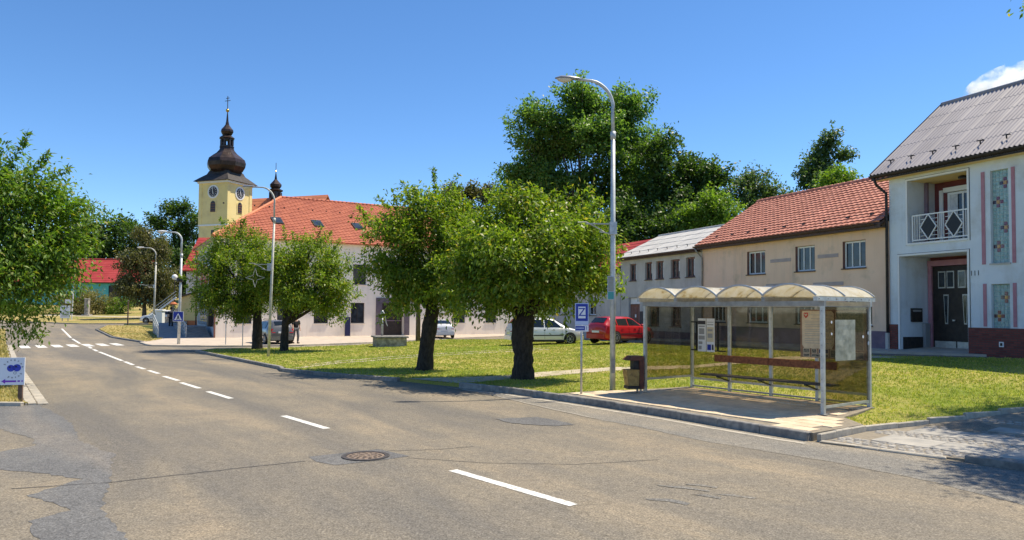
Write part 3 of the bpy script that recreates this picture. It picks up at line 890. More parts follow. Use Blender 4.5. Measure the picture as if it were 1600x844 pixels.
# ================================================================== BUILDINGS
def wall_holes(x0, x1, z0, z1, holes, y=0.0, depth=.25):
    """front skin of a wall at y with real openings and their reveals going inwards (+y)"""
    m = MB()
    xs = sorted(set([x0, x1] + [h[0] for h in holes] + [h[1] for h in holes]))
    zs = sorted(set([z0, z1] + [h[2] for h in holes] + [h[3] for h in holes]))
    for a, b in zip(xs, xs[1:]):
        for c, d in zip(zs, zs[1:]):
            mx, mz = (a + b) / 2, (c + d) / 2
            if any(h[0] < mx < h[1] and h[2] < mz < h[3] for h in holes):
                continue
            m.add([(a, y, c), (b, y, c), (b, y, d), (a, y, d)], [(0, 1, 2, 3)])
    for h in holes:
        a, b, c, d = h[:4]; e = y + (h[4] if len(h) > 4 else depth)
        m.add([(a, y, c), (a, y, d), (a, e, d), (a, e, c)], [(0, 1, 2, 3)])
        m.add([(b, y, c), (b, e, c), (b, e, d), (b, y, d)], [(0, 1, 2, 3)])
        m.add([(a, y, d), (b, y, d), (b, e, d), (a, e, d)], [(0, 1, 2, 3)])
        m.add([(a, y, c), (a, e, c), (b, e, c), (b, y, c)], [(0, 1, 2, 3)])
    return m
def frame(parent, x0, x1, z0, z1, y, cols, rows, material, fw=.06, glass='window_glass', name='window', dep=.07, sill=None, curtain=0):
    m = MB()
    m.box(x0, x0 + fw, y, y + dep, z0, z1); m.box(x1 - fw, x1, y, y + dep, z0, z1)
    m.box(x0 + fw, x1 - fw, y, y + dep, z0, z0 + fw); m.box(x0 + fw, x1 - fw, y, y + dep, z1 - fw, z1)
    for i in range(1, cols):
        xx = x0 + (x1 - x0) * i / cols
        m.box(xx - fw * .4, xx + fw * .4, y + .004, y + dep - .004, z0 + fw, z1 - fw)
    for j in range(1, rows):
        zz = z0 + (z1 - z0) * j / rows
        m.box(x0 + fw, x1 - fw, y + .007, y + dep - .007, zz - fw * .35, zz + fw * .35)
    w = m.build(name, material, parent)
    for i in range(cols):
        for j in range(rows):
            a, b = x0 + (x1 - x0) * i / cols, x0 + (x1 - x0) * (i + 1) / cols
            c, d = z0 + (z1 - z0) * j / rows, z0 + (z1 - z0) * (j + 1) / rows
            box('pane', glass, w, a + fw * .3, b - fw * .3, y + dep * .45, y + dep * .6, c + fw * .25, d - fw * .25)
    if curtain:
        k = 7
        cm = MB()
        for i in range(k):
            a = x0 + fw + (x1 - x0 - 2 * fw) * i / k; b = x0 + fw + (x1 - x0 - 2 * fw) * (i + 1) / k
        box('curtain', 'curtain', w, x0 + fw, x0 + fw + (x1 - x0) * curtain, y + dep * .35, y + dep * .42, z0 + fw, z1 - fw)
    if sill:
        box('sill', sill, w, x0 - .06, x1 + .06, -.07, y, z0 - .05, z0 - .002)
    return w
def slope_pts(x0, x1, ye, ze, yr, zr):
    return (x0, x1, ye, ze, yr, zr)
def tiled_slope(parent, x0, x1, ye, ze, yr, zr, cols, rows, material, name, as_parts=0, x0r=None, x1r=None, lift=.03, near_right=True, field='tile_field'):
    """overlapping tiles from eave (ye,ze) to ridge (yr,zr); first as_parts tiles nearest the viewer are own pieces"""
    x0r = x0 if x0r is None else x0r; x1r = x1 if x1r is None else x1r
    sl = math.hypot(yr - ye, zr - ze); th = math.atan2(zr - ze, yr - ye)
    tw = (x1 - x0) / cols; tl = sl / rows
    c_, s_ = math.cos(th), math.sin(th)
    def tile(w, l):
        # profile: rounded across, thicker at the lower lip
        prof = [(-.5, .0), (-.36, .018), (-.1, .030), (.14, .026), (.34, .006), (.5, .0)]
        v = []; n = len(prof)
        for t, e in ((0.0, .048), (1.06, .0)):
            for px, pz in prof:
                v.append((px * w * .985, t * l, pz + e))
        for px, pz in prof:
            v.append((px * w * .985, 0.0, pz * .3 - .012))
        f = [(i, i + 1, n + i + 1, n + i) for i in range(n - 1)] + [(2 * n + i, 2 * n + i + 1, i + 1, i) for i in range(n - 1)]
        return v, f
    tv, tf = tile(tw, tl)
    tv = [(p[0], p[1] * c_ - p[2] * s_, p[1] * s_ + p[2] * c_) for p in tv]
    me = bpy.data.meshes.new(name); me.from_pydata(tv, [], tf); me.materials.append(MATS[material]); me.update()
    fieldm = MB(); n = 0
    order = []
    for i in range(cols):
        for j in range(rows):
            xc = x0 + tw * (i + .5); t0 = j * tl
            fr = (j + .5) / rows
            lo = x0 + (x0r - x0) * fr; hi = x1 + (x1r - x1) * fr
            if not (lo - tw * .35 <= xc <= hi + tw * .35):
                continue
            order.append((-xc if near_right else xc, i, j, xc, t0))
    order.sort()
    for q, (_, i, j, xc, t0) in enumerate(order):
        loc = (xc, ye + t0 * c_ - lift * s_, ze + t0 * s_ + lift * c_)
        if q < as_parts:
            o = link(name, me, parent, loc)
            o.rotation_euler = (rng.uniform(-.008, .008), rng.uniform(-.008, .008), rng.uniform(-.008, .008))
        else:
            jz = rng.uniform(-.004, .004)
            fieldm.add([(p[0] + loc[0], p[1] + loc[1], p[2] + loc[2] + jz) for p in tv], tf)
    if fieldm.v:
        struct(fieldm.build(field, material, parent), 'stuff')
def roof_deck(parent, x0, x1, ye, ze, yr, zr, material, name='roof', ybk=None, th=.12):
    """gable roof body: front slope, back slope, with thickness"""
    ybk = 2 * yr - ye if ybk is None else ybk
    m = MB()
    m.add([(x0, ye, ze), (x1, ye, ze), (x1, yr, zr), (x0, yr, zr), (x0, ybk, ze), (x1, ybk, ze),
           (x0, ye, ze - th), (x1, ye, ze - th), (x1, yr, zr - th), (x0, yr, zr - th), (x0, ybk, ze - th), (x1, ybk, ze - th)],
          [(0, 1, 2, 3), (3, 2, 5, 4), (6, 9, 8, 7), (9, 10, 11, 8), (0, 3, 9, 6), (3, 4, 10, 9), (1, 7, 8, 2), (2, 8, 11, 5), (0, 6, 7, 1), (4, 5, 11, 10)])
    return m.build(name, material, parent)
def shell(parent, x0, x1, yb, z0, ze, yr, zr, material, name='side_wall', y0=0.0):
    """side and rear walls with gables"""
    m = MB()
    for x in (x0, x1):
        m.add([(x, y0, z0), (x, yb, z0), (x, yb, ze), (x, yr, zr), (x, y0, ze)], [(0, 1, 2, 3, 4)])
    m.add([(x0, yb, z0), (x1, yb, z0), (x1, yb, ze), (x0, yb, ze)], [(0, 1, 2, 3)])
    return m.build(name, material, parent)
HA = math.atan2(-.93, .368)
HD = Vector((math.cos(HA), math.sin(HA)))
HP = Vector((15.32, 29.8))
def row_house(name, label, xl):
    p = HP + HD * xl
    return thing(name, label, 'house', (p.x, p.y, 0), HA)

# ---- white house on the right
H = row_house('white_house', 'white rendered house with balcony, glass block windows and grey corrugated roof', 0)
holes = [(.86, 3.37, 5.05, 7.52, .12), (.46, 3.34, .5, 4.56, .12), (4.22, 4.87, 4.07, 7.34, .16), (4.2, 4.86, 1.63, 3.34, .16)]
wall_holes(0, 11.5, .3, 8.0, holes).build('wall', 'wall_white', H)
shell(H, 0, 11.5, 7.6, .3, 8.0, 3.75, 11.2, 'wall_white')
# loggia behind the balcony opening
def recess(parent, x0, x1, z0, z1, y0, y1, mats):
    for nm, mt, v in (('recess_side', mats[0], [(x0, y0, z0), (x0, y0, z1), (x0, y1, z1), (x0, y1, z0)]), ('recess_side', mats[0], [(x1, y0, z0), (x1, y1, z0), (x1, y1, z1), (x1, y0, z1)]),
                      ('recess_ceiling', mats[1], [(x0, y0, z1), (x1, y0, z1), (x1, y1, z1), (x0, y1, z1)]), ('recess_floor', mats[2], [(x0, y0, z0), (x0, y1, z0), (x1, y1, z0), (x1, y0, z0)]),
                      ('recess_back', mats[3], [(x0, y1, z0), (x1, y1, z0), (x1, y1, z1), (x0, y1, z1)])):
        MB().add(v, [(0, 1, 2, 3)]).build(nm, mt, parent)
recess(H, .86, 3.37, 5.05, 7.52, .12, 1.5, ('wall_white', 'wall_ochre', 'steps', 'maroon'))
recess(H, .46, 3.34, .85, 4.56, .12, 1.7, ('wall_white', 'wall_white', 'steps', 'maroon'))
for (a, b, c, d) in ((.86, 3.37, 5.05, 7.52), (.46, 3.34, .86, 4.56)):
    m = MB(); w = .075
    m.box(a - w, a, -.03, .02, c - (.0 if c < 2 else w), d + w); m.box(b, b + w, -.03, .02, c - (.0 if c < 2 else w), d + w); m.box(a, b, -.03, .02, d, d + w)
    if c > 2:
        m.box(a, b, -.05, .02, c - w, c)
    m.build('opening_trim', 'trim_white', H)
    m = MB(); w2 = .092
    m.box(a - w2, a - .077, -.012, .0, c - (.0 if c < 2 else w2), d + w2); m.box(b + .077, b + w2, -.012, .0, c - (.0 if c < 2 else w2), d + w2); m.box(a - w2, b + w2, -.012, .0, d + .077, d + w2)
    m.build('trim_groove', 'dark_trim', H)
frame(H, 1.50, 2.78, 5.06, 7.05, 1.40, 2, 1, 'trim_white', .09, name='balcony_door', curtain=.25)
box('roller_box', 'trim_white', H, 1.4, 3.0, 1.28, 1.49, 7.07, 7.25)
box('wall_strip', 'trim_white', H, 1.1, 1.26, 1.44, 1.49, 5.06, 7.2)
box('wall_strip', 'mauve', H, .865, 1.0, .9, 1.0, 5.06, 7.5)
MB().lathe([(.16, 0), (.16, .06), (.08, .1)], 12, (2.6, .8, 7.42)).build('ceiling_lamp', 'black_metal', H)
# railing
rail = MB().bar((1.02, .07, 6.12), (3.36, .07, 6.12), .045).bar((1.02, .07, 5.15), (3.36, .07, 5.15), .045).bar((1.02, .07, 5.1), (1.02, .07, 6.12), .045).bar((3.34, .07, 5.1), (3.34, .07, 6.12), .045).build('railing', 'trim_white', H)
for x in (1.12, 1.22, 1.32, 2.12, 2.2, 2.28, 2.36, 3.16, 3.25):
    MB().bar((x, .07, 5.16), (x, .07, 6.1), .022).build('baluster', 'trim_white', rail)
for cx in (1.72, 2.78):
    for k in range(5):
        z = 5.3 + k * .16
        MB().bar((cx - .36, .078, z), (cx + .36, .078, z), .018).build('rail_bar', 'trim_white', rail)
    MB().prism_xz([(cx - .31, 5.635), (cx, 5.2), (cx + .31, 5.635), (cx, 6.07)], .05, .064).build('diamond_panel', 'black_metal', rail)
    m = MB()
    q = [(cx - .345, 5.635), (cx, 5.15), (cx + .345, 5.635), (cx, 6.12)]
    for a, b in zip(q, q[1:] + q[:1]):
        m.bar((a[0], .05, a[1]), (b[0], .05, b[1]), .035)
    m.build('diamond_frame', 'trim_white', rail)
# entrance
box('door_surround', 'trim_pink', H, .50, .66, 1.5, 1.69, .86, 4.2); box('door_surround', 'trim_pink', H, .50, 3.3, 1.48, 1.69, 4.2, 4.42)
door = box('door', 'door_dark', H, .68, 2.7, 1.56, 1.68, .88, 4.18)
for x in (.93, 1.3, 1.78, 2.15):
    m = MB(); m.box(x, x + .32, 1.54, 1.559, 3.3, 3.98)
    m.build('transom_frame', 'steel_frame', door); box('transom_pane', 'window_glass', door, x + .04, x + .28, 1.53, 1.539, 3.35, 3.93)
for x in (1.27, 2.07):
    MB().prism_xz([(x - .11, 3.05), (x - .05, 1.88), (x + .07, 1.88), (x + .11, 3.05)], 1.535, 1.559).build('slit_frame', 'steel_frame', door)
    MB().prism_xz([(x - .075, 3.0), (x - .02, 1.93), (x + .04, 1.93), (x + .075, 3.0)], 1.52, 1.534).build('slit_pane', 'window_glass', door)
box('kick_plate', 'steel_frame', door, .76, 1.66, 1.54, 1.559, .92, 1.2); box('kick_plate', 'steel_frame', door, 1.72, 2.62, 1.54, 1.559, .92, 1.2)
box('door_handle', 'steel_frame', door, 1.56, 1.66, 1.49, 1.559, 2.0, 2.06)
mb_ = MB().box(.475, .53, .55, 1.15, 1.95, 2.5).build('mailbox', 'dark_trim', H)
box('mailbox_flap', 'print_grey', mb_, .531, .536, .62, 1.08, 2.36, 2.44)
box('meter_cabinet', 'print_grey', H, .475, .62, 1.2, 1.46, .87, 1.9)
box('base_course', 'dark_trim', H, .47, .5, .13, 1.49, .86, 1.35)
# brick plinth, strips, number, vent
box('plinth', 'brick_face', H, 3.36, 11.5, -.05, -.002, .3, 1.8)
box('plinth', 'brick_face', H, -.05, .37, -.05, -.002, .3, 1.85)
for a, b, c, d in ((3.9, 4.03, 4.05, 7.35), (4.98, 5.1, 4.05, 7.35), (3.92, 4.04, 1.85, 3.36), (4.98, 5.1, 1.85, 3.36)):
    box('pink_strip', 'trim_pink', H, a, b, -.025, -.002, c, d)
text('house_number', '111', .26, 'print_dark', H, (3.62, -.012, 3.75))
box('vent', 'trim_white', H, 4.5, 4.66, -.07, -.05, 1.15, 1.33)
box('vent_hole', 'black_metal', H, 4.54, 4.62, -.075, -.071, 1.19, 1.29)
# glass block windows, block by block
bme = {}
for k in 'abcd':
    m = MB()
    s = .061
    m.add([(-s, 0, -s), (s, 0, -s), (s, 0, s), (-s, 0, s), (-s * .8, -.018, -s * .8), (s * .8, -.018, -s * .8), (s * .8, -.018, s * .8), (-s * .8, -.018, s * .8)],
          [(0, 1, 5, 4), (1, 2, 6, 5), (2, 3, 7, 6), (3, 0, 4, 7), (4, 5, 6, 7)])
    bme[k] = m.mesh('glass_block', 'block_' + k)
def crosses(rows, spots):
    g = {}
    for c, r in spots:
        for dc, dr, k in ((0, 0, 'c'), (0, 1, 'b'), (0, -1, 'b'), (1, 0, 'b'), (-1, 0, 'd')):
            if 0 <= c + dc < 5 and 0 <= r + dr < rows:
                g[(c + dc, r + dr)] = k
    return g
for x0, z0, cols, rows, spots in ((4.225, 4.075, 5, 25, [(3, 21), (1, 16), (3, 9), (1, 4)]), (4.205, 1.635, 5, 13, [(3, 9), (1, 4)])):
    w = box('block_window', 'grout', H, x0, x0 + .64, .13, .16, z0, z0 + rows * .1305)
    g = crosses(rows, spots)
    for c in range(cols):
        for r in range(rows):
            link('glass_block', bme[g.get((c, r), 'a')], w, (x0 + .064 + c * .128, .129, z0 + .065 + r * .1305))
    box('block_sill', 'wall_grey', H, x0 - .05, x0 + .69, -.04, .12, z0 - .06, z0 - .002)
# roof of corrugated sheets
ye, ze, yr, zr = -.42, 7.93, 3.75, 11.32
roof = roof_deck(H, -.5, 12.0, ye, ze, yr, zr, 'dark_trim', 'roof', th=.16)
sl = math.hypot(yr - ye, zr - ze); th = math.atan2(zr - ze, yr - ye)
rows, cols = 5, 12
cw, cl = 12.5 / cols, sl / rows
m = MB(); nw = 6; v = []; f = []
for t, e in ((0, .036), (1.02, .028)):
    for k in range(nw * 4 + 1):
        u = k / (nw * 4)
        v.append((u * cw, t * cl * math.cos(th) - (e + .030 * math.cos(2 * math.pi * u * nw)) * math.sin(th), t * cl * math.sin(th) + (e + .030 * math.cos(2 * math.pi * u * nw)) * math.cos(th)))
k1 = nw * 4 + 1
for q_ in range(2):
    for k in range(k1):
        v.append((v[k][0], v[k][1] + .02 * q_, v[k][2] - .016 * q_))
f = [(k, k + 1, k1 + k + 1, k1 + k) for k in range(k1 - 1)] + [(3 * k1 + k, 3 * k1 + k + 1, 2 * k1 + k + 1, 2 * k1 + k) for k in range(k1 - 1)]
sm = MB().add(v, f).mesh('roof_sheet', 'sheet_mauve', True)
for i in range(cols):
    for j in range(rows):
        link('roof_sheet', sm, roof, (-.5 + i * cw, ye + j * cl * math.cos(th), ze + j * cl * math.sin(th)))
MB().tube([(-.52, yr, zr + .05), (12, yr, zr + .05)], .09, 8).build('ridge_cap', 'sheet_mauve', H)
MB().bar((-.52, ye, ze - .02), (-.52, yr, zr - .02), .05, .2).build('verge_board', 'dark_trim', H)
for i in range(13):
    x = .05 + i * .95
    y, z = ye + .62 * math.cos(th), ze + .62 * math.sin(th) + .06
    MB().bar((x, y, z), (x, y - .02, z + .14), .035).bar((x - .13, y - .02, z + .14), (x + .13, y - .02, z + .14), .03).bar((x, y + .2, z + .17), (x, y - .02, z + .12), .025).build('snow_guard', 'dark_trim', H)
def gutter(parent, x0, x1, y, z, material, r=.075):
    v = []; f = []; n = 7
    for x in (x0, x1):
        for k in range(n):
            a = math.pi * (1 + k / (n - 1))
            v.append((x, y + r * math.cos(a), z + r * math.sin(a)))
    f = [(k, k + 1, n + k + 1, n + k) for k in range(n - 1)]
    return MB().add(v, f).add([(p[0], p[1] * 1, p[2] - .004) for p in v], [q[::-1] for q in f]).build('gutter', material, parent)
gutter(H, -.5, 12.0, ye - .07, ze - .03, 'dark_trim', .09)
box('eave_board', 'dark_trim', H, -.5, 12.0, ye - .005, ye + .03, ze - .22, ze - .165)
box('soffit', 'wall_ochre', H, -.45, 12.0, ye + .04, -.004, ze - .22, ze - .19)
MB().tube([(-.35, ye - .05, ze - .1), (-.33, ye + .1, ze - .4), (-.1, -.06, ze - .75), (-.06, -.09, ze - 1.0), (-.06, -.09, .75)], .055, 10).build('downpipe', 'dark_trim', H, True)
box('pipe_boot', 'wall_grey', H, -.12, .0, -.16, -.06, .5, 1.5)

# ---- tan house
T = row_house('tan_house', 'tan rendered house with three upper windows and red tiled roof', -12.48)
def tx(x):
    return x + 12.48
tw_ = [(tx(-8.7), tx(-7.35), 4.2, 5.4), (tx(-5.27), tx(-4.05), 4.2, 5.4), (tx(-2.43), tx(-1.2), 4.2, 5.4)]
lw_ = [(tx(-8.7), tx(-7.2), 1.75, 2.95), (tx(-5.3), tx(-3.95), 1.75, 2.95), (tx(-2.3), tx(-.9), 1.75, 2.95), (tx(-11.6), tx(-10.5), 1.75, 2.95)]
wall_holes(0, 12.46, .1, 6.05, tw_ + lw_, 0, .2).build('wall', 'wall_tan', T)
shell(T, 0, 12.46, 8.2, .1, 6.0, 4.0, 8.6, 'wall_tan')
for i, (a, b, c, d) in enumerate(tw_ + lw_):
    for x in (a + .003, b - .003):
        MB().add([(x, -.004, c), (x, -.004, d), (x, .2, d), (x, .2, c)], [(0, 1, 2, 3)]).build('reveal', 'reveal_brown', T)
    frame(T, a + .02, b - .02, c + .02, d - .02, .12, 3, 1, 'trim_white' if i < 3 else 'trim_white', .07, sill='gutter_brown', curtain=.0)
    box('curtain', 'curtain', T, a + .1, a + .1 + (b - a) * .22, .19, .196, c + .1, d - .1)
for a, b, c, d in ((-6.96, -5.55, 4.73, 4.89), (-3.86, -2.67, 4.75, 4.91), (-7.29, -5.35, 3.53, 3.69), (-4.15, -2.4, 3.5, 3.66)):
    box('decor_band', 'decor_band', T, tx(a), tx(b), -.02, -.002, c, d)
box('plinth', 'mauve', T, 0, 12.44, -.035, -.002, .1, 1.55)
ye, ze, yr, zr = -.42, 5.98, 4.0, 8.72
troof = roof_deck(T, -.15, 12.4, ye, ze, yr, zr, 'gutter_brown', 'roof', th=.13)
tiled_slope(troof, -.15, 12.4, ye, ze, yr, zr, 42, 17, 'tile_red', 'roof_tile', 290)
for i in range(31):
    MB().tube([(-.15 + i * .405, yr, zr + .05), (-.15 + i * .405 + .42, yr, zr + .062)], [.11, .125], 8).build('ridge_tile', 'tile_red', T, True)
gutter(T, -.2, 12.2, ye - .06, ze - .02, 'gutter_brown')
box('eave_board', 'gutter_brown', T, -.15, 12.4, ye, ye + .03, ze - .2, ze - .135)
box('soffit', 'gutter_brown', T, -.1, 12.4, ye + .035, -.004, ze - .19, ze - .16)
MB().tube([(-.1, ye - .06, ze - .1), (-.05, ye + .1, ze - .35), (.05, -.07, ze - .65), (.05, -.07, .3)], .045, 8).build('downpipe', 'steel_dull', T, True)
for i in range(9):
    box('snow_guard', 'gutter_brown', T, 1.0 + i * 1.3, 1.2 + i * 1.3, ye + .55, ye + .6, ze + .42, ze + .52)

# ---- grey building
Gb = row_house('grey_house', 'grey rendered house with five narrow upper windows and pale sheet roof', -21.6)
def gx_(x):
    return x + 21.6
gw = [(gx_(-20.41), gx_(-19.6), 4.3, 5.42), (gx_(-18.51), gx_(-17.7), 4.3, 5.42), (gx_(-17.25), gx_(-16.4), 4.3, 5.42), (gx_(-15.63), gx_(-14.7), 4.3, 5.42), (gx_(-14.06), gx_(-13.2), 4.3, 5.45)]
gl = [(gx_(-18.0), gx_(-16.9), 1.4, 2.6), (gx_(-15.6), gx_(-14.6), 1.4, 2.6), (gx_(-20.55), gx_(-19.15), .2, 3.2)]
wall_holes(0, 9.1, .0, 5.9, gw + gl, 0, .22).build('wall', 'wall_grey', Gb)
shell(Gb, 0, 9.1, 6.6, .0, 5.85, 3.2, 7.45, 'wall_grey')
for i, (a, b, c, d) in enumerate(gw + gl[:2]):
    w = frame(Gb, a + .01, b - .01, c + .01, d - .01, .12, 2, 1, 'reveal_brown', .07, sill='gutter_brown')
    if i < 5:
        box('curtain', 'curtain', w, b - .26, b - .09, .125, .14, c + .1 + (.3 if i % 2 else 0), d - .1)
dr_ = box('door', 'door_brown', Gb, gl[2][0] + .02, gl[2][1] - .02, .14, .2, .22, 2.75)
box('transom', 'trim_white', Gb, gl[2][0] + .02, gl[2][1] - .02, .15, .19, 2.78, 3.18)
for k in range(3):
    box('door_panel', 'reveal_brown', dr_, gl[2][0] + .1 + k * .43, gl[2][0] + .42 + k * .43, .125, .139, .5, 2.6)
box('notice', 'trim_white', dr_, gl[2][0] + .62, gl[2][0] + .78, .11, .124, 1.9, 2.1)
box('wall_box', 'print_dark', Gb, gx_(-18.95), gx_(-18.5), -.12, -.002, 1.2, 2.3)
box('plinth', 'mauve', Gb, gl[2][1], 9.08, -.03, -.002, 0, 1.1)
ye, ze, yr, zr = -.4, 5.85, 3.2, 7.55
groof = roof_deck(Gb, -.3, 9.05, ye, ze, yr, zr, 'gutter_brown', 'roof', th=.12)
sl = math.hypot(yr - ye, zr - ze); th = math.atan2(zr - ze, yr - ye)
m = MB(); cw, cl = 9.35 / 8, sl / 4
c_, s_ = math.cos(th), math.sin(th)
m.add([(.008, -.03 * s_, .03 * c_), (cw - .008, -.03 * s_, .03 * c_), (cw - .008, 1.03 * cl * c_ - .008 * s_, 1.03 * cl * s_ + .008 * c_), (.008, 1.03 * cl * c_ - .008 * s_, 1.03 * cl * s_ + .008 * c_), (.008, 0, .004), (cw - .008, 0, .004)],
      [(0, 1, 2, 3), (4, 5, 1, 0)])
pm = m.mesh('roof_sheet', 'sheet_roof_pale')
for i in range(8):
    for j in range(4):
        link('roof_sheet', pm, groof, (-.3 + i * cw, ye + j * cl * c_, ze + j * cl * s_ + .004 * ((i + j) % 2)))
MB().tube([(-.3, yr, zr + .04), (9.05, yr, zr + .04)], .06, 8).build('ridge_cap', 'sheet_roof_pale', Gb)
gutter(Gb, -.3, 9.0, ye - .06, ze - .02, 'gutter_brown')
box('soffit', 'gutter_brown', Gb, -.25, 9.0, ye + .03, -.004, ze - .16, ze - .13)
for i in range(9):
    x = .2 + i * 1.05
    MB().bar((x, ye + .55 * c_, ze + .55 * s_ + .03), (x, ye + .52 * c_, ze + .55 * s_ + .15), .03).bar((x - .08, ye + .52 * c_, ze + .55 * s_ + .15), (x + .08, ye + .52 * c_, ze + .55 * s_ + .15), .025).build('snow_guard', 'dark_trim', Gb)

# ---- red roofed neighbour behind the cherry tree
N = row_house('red_roof_house', 'low house with red metal roof, mostly hidden behind the cherry tree', -33.5)
nh = [(1.2, 2.4, 2.0, 3.4), (4.2, 5.4, 2.0, 3.4), (7.2, 8.4, 2.0, 3.4)]
wall_holes(0, 11.85, -.2, 5.0, nh, 0, .2).build('wall', 'wall_grey', N)
shell(N, 0, 11.85, 7.0, -.2, 5.0, 3.3, 7.3, 'wall_grey')
for a, b, c, d in nh:
    frame(N, a, b, c, d, .12, 2, 1, 'trim_white', .07, sill='gutter_brown')
nroof = roof_deck(N, -.3, 11.8, -.45, 5.0, 3.3, 7.45, 'gutter_brown', 'roof', th=.12)
def courses(parent, x0, x1, ye, ze, yr, zr, rows, material, name='roof_course', lift=.03):
    sl = math.hypot(yr - ye, zr - ze); th = math.atan2(zr - ze, yr - ye); cl = sl / rows; c_, s_ = math.cos(th), math.sin(th)
    me = MB().add([(x0, -lift * s_, lift * c_), (x1, -lift * s_, lift * c_), (x1, 1.03 * cl * c_ - .006 * s_, 1.03 * cl * s_ + .006 * c_), (x0, 1.03 * cl * c_ - .006 * s_, 1.03 * cl * s_ + .006 * c_), (x0, 0, .003), (x1, 0, .003)], [(0, 1, 2, 3), (4, 5, 1, 0)]).mesh(name, material)
    for j in range(rows):
        link(name, me, parent, (0, ye + j * cl * c_, ze + j * cl * s_))
courses(nroof, -.3, 11.8, -.45, 5.0, 3.3, 7.45, 10, 'sheet_red')

# ---- long cream building with hipped roof
CA = R(33)
C = thing('cream_building', 'long cream two storey building with hipped orange tiled roof and skylights', 'building', (-22.41, 55.74, 0), CA)
CL, CD, CE, CZr = 27.0, 15.0, 7.75, 12.25
up_x = [1.5, 4.6, 7.55, 10.83, 13.9, 17.1, 20.4, 23.8]
cu_ = [(x, x + 1.16, 4.39, 6.08) for x in up_x]
cl_ = [(x, x + 1.2, 1.14, 2.85) for x in (1.45, 4.6, 7.54, 10.68, 17.6, 20.43, 23.8)]
gate = (13.46, 15.53, -.05, 2.85)
wall_holes(0, CL, -.2, CE, cu_ + cl_ + [gate + (.5,)], 0, .2).build('wall', 'wall_cream', C)
for a, b, c, d in cu_ + cl_:
    w = frame(C, a + .01, b - .01, c + .01, d - .01, .12, 2, 1, 'dark_trim', .06, sill=None)
    box('sill', 'wall_grey', w, a - .06, b + .06, -.06, .11, c - .05, c - .002)
gf_ = MB().box(12.9, 13.46, -.06, -.002, -.1, 3.3).box(15.53, 16.02, -.06, -.002, -.1, 3.3).box(13.46, 15.53, -.06, -.002, 2.85, 3.3).build('gate_surround', 'gate_mauve', C)
gt = box('gate', 'door_dark', C, 13.46, 15.53, .46, .5, -.05, 2.85)
for k in range(6):
    box('gate_board', 'door_dark', gt, 13.5 + k * .34, 13.8 + k * .34, .43, .459, 1.4, 2.8)
box('gate_rail', 'mauve', gt, 13.48, 15.5, .42, .459, 1.3, 1.38)
SK = .087
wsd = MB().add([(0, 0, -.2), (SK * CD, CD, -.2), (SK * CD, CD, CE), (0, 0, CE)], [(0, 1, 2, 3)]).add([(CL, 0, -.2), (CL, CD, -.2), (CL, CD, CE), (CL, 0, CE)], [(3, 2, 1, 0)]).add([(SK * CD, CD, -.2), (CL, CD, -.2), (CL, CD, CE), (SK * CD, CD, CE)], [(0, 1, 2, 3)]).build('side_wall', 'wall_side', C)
for k in range(9):
    y = 1.6 + k * 1.35
    box('rib', 'wall_side', C, SK * y - .12, SK * y + .012, y, y + .18, .9, 6.6)
    if k < 8:
        box('side_window', 'window_glass', C, SK * y - .03, SK * y + .09, y + .35, y + 1.15, 4.3, 6.2); box('side_window', 'window_glass', C, SK * y - .03, SK * y + .09, y + .35, y + 1.15, 1.2, 2.9)
wb = MB().box(-.35, -.02, .9, 1.5, .9, 2.3).build('wall_cabinet', 'black_metal', C)
box('canopy', 'dark_trim', C, -1.5, -.02, .7, 1.9, 2.75, 2.85)
yr = CD / 2; ov = .4
corn = [(-ov, -ov, CE), (CL + ov, -ov, CE), (CL + ov, CD + ov, CE), (SK * CD - ov, CD + ov, CE), (6.8, yr, CZr), (CL - 6.8, yr, CZr)]
croof = MB().add(corn, [(0, 1, 5, 4), (1, 2, 5), (2, 3, 4, 5), (3, 0, 4), (0, 3, 2, 1)]).build('roof', 'tile_orange', C)
tiled_slope(croof, -ov, CL + ov, -ov, CE, yr, CZr, 80, 27, 'tile_orange', 'roof_tile', 0, 6.8, CL - 6.8, .02)
mh_ = MB()
for a, b in ((0, 4), (3, 4), (1, 5)):
    A, B = Vector(corn[a]), Vector(corn[b])
    mh_ = MB().tube([A + Vector((0, 0, .06)), B + Vector((0, 0, .06))], .13, 8).build('hip_cap', 'tile_salmon', C)
for k in range(34):
    x = 6.8 + k * .4
    if x < CL - 6.8:
        MB().tube([(x, yr, CZr + .05), (x + .41, yr, CZr + .07)], [.12, .14], 7).build('ridge_tile', 'tile_orange', C, True)
thc = math.atan2(CZr - CE, yr + ov); c_, s_ = math.cos(thc), math.sin(thc)
for x in (5.2, 8.6, 12.2, 16.6, 20.0):
    t = 3.6
    o = MB().box(-.42, .42, -.62, .62, 0, .12).build('skylight', 'dark_trim', croof)
    o.location = (x, -ov + t * c_ - .03 * s_, CE + t * s_ + .03 * c_); o.rotation_euler = (thc, 0, 0)
    box('skylight_pane', 'window_glass', o, -.34, .34, -.53, .53, .121, .13)
for k in range(20):
    x = 1.4 + k * 1.25
    box('snow_guard', 'dark_trim', C, x, x + .12, -ov + 6.4 * c_, -ov + 6.45 * c_, CE + 6.4 * s_ + .08, CE + 6.4 * s_ + .2)
gutter(C, -ov, CL + ov, -ov - .07, CE + .0, 'tile_salmon', .08)
box('soffit', 'wall_grey', C, -ov, CL + ov, -ov, -.004, CE - .06, CE - .02)
MB().add([(-ov, 0, CE - .04), (.0, 0, CE - .04), (SK * CD, CD, CE - .04), (SK * CD - ov, CD, CE - .04)], [(3, 2, 1, 0)]).build('soffit', 'wall_grey', C)
MB().tube([(-.3, -ov, CE - .1), (-.08, -.08, CE - .7), (-.08, -.08, 0)], .06, 8).build('downpipe', 'reveal_brown', C, True)
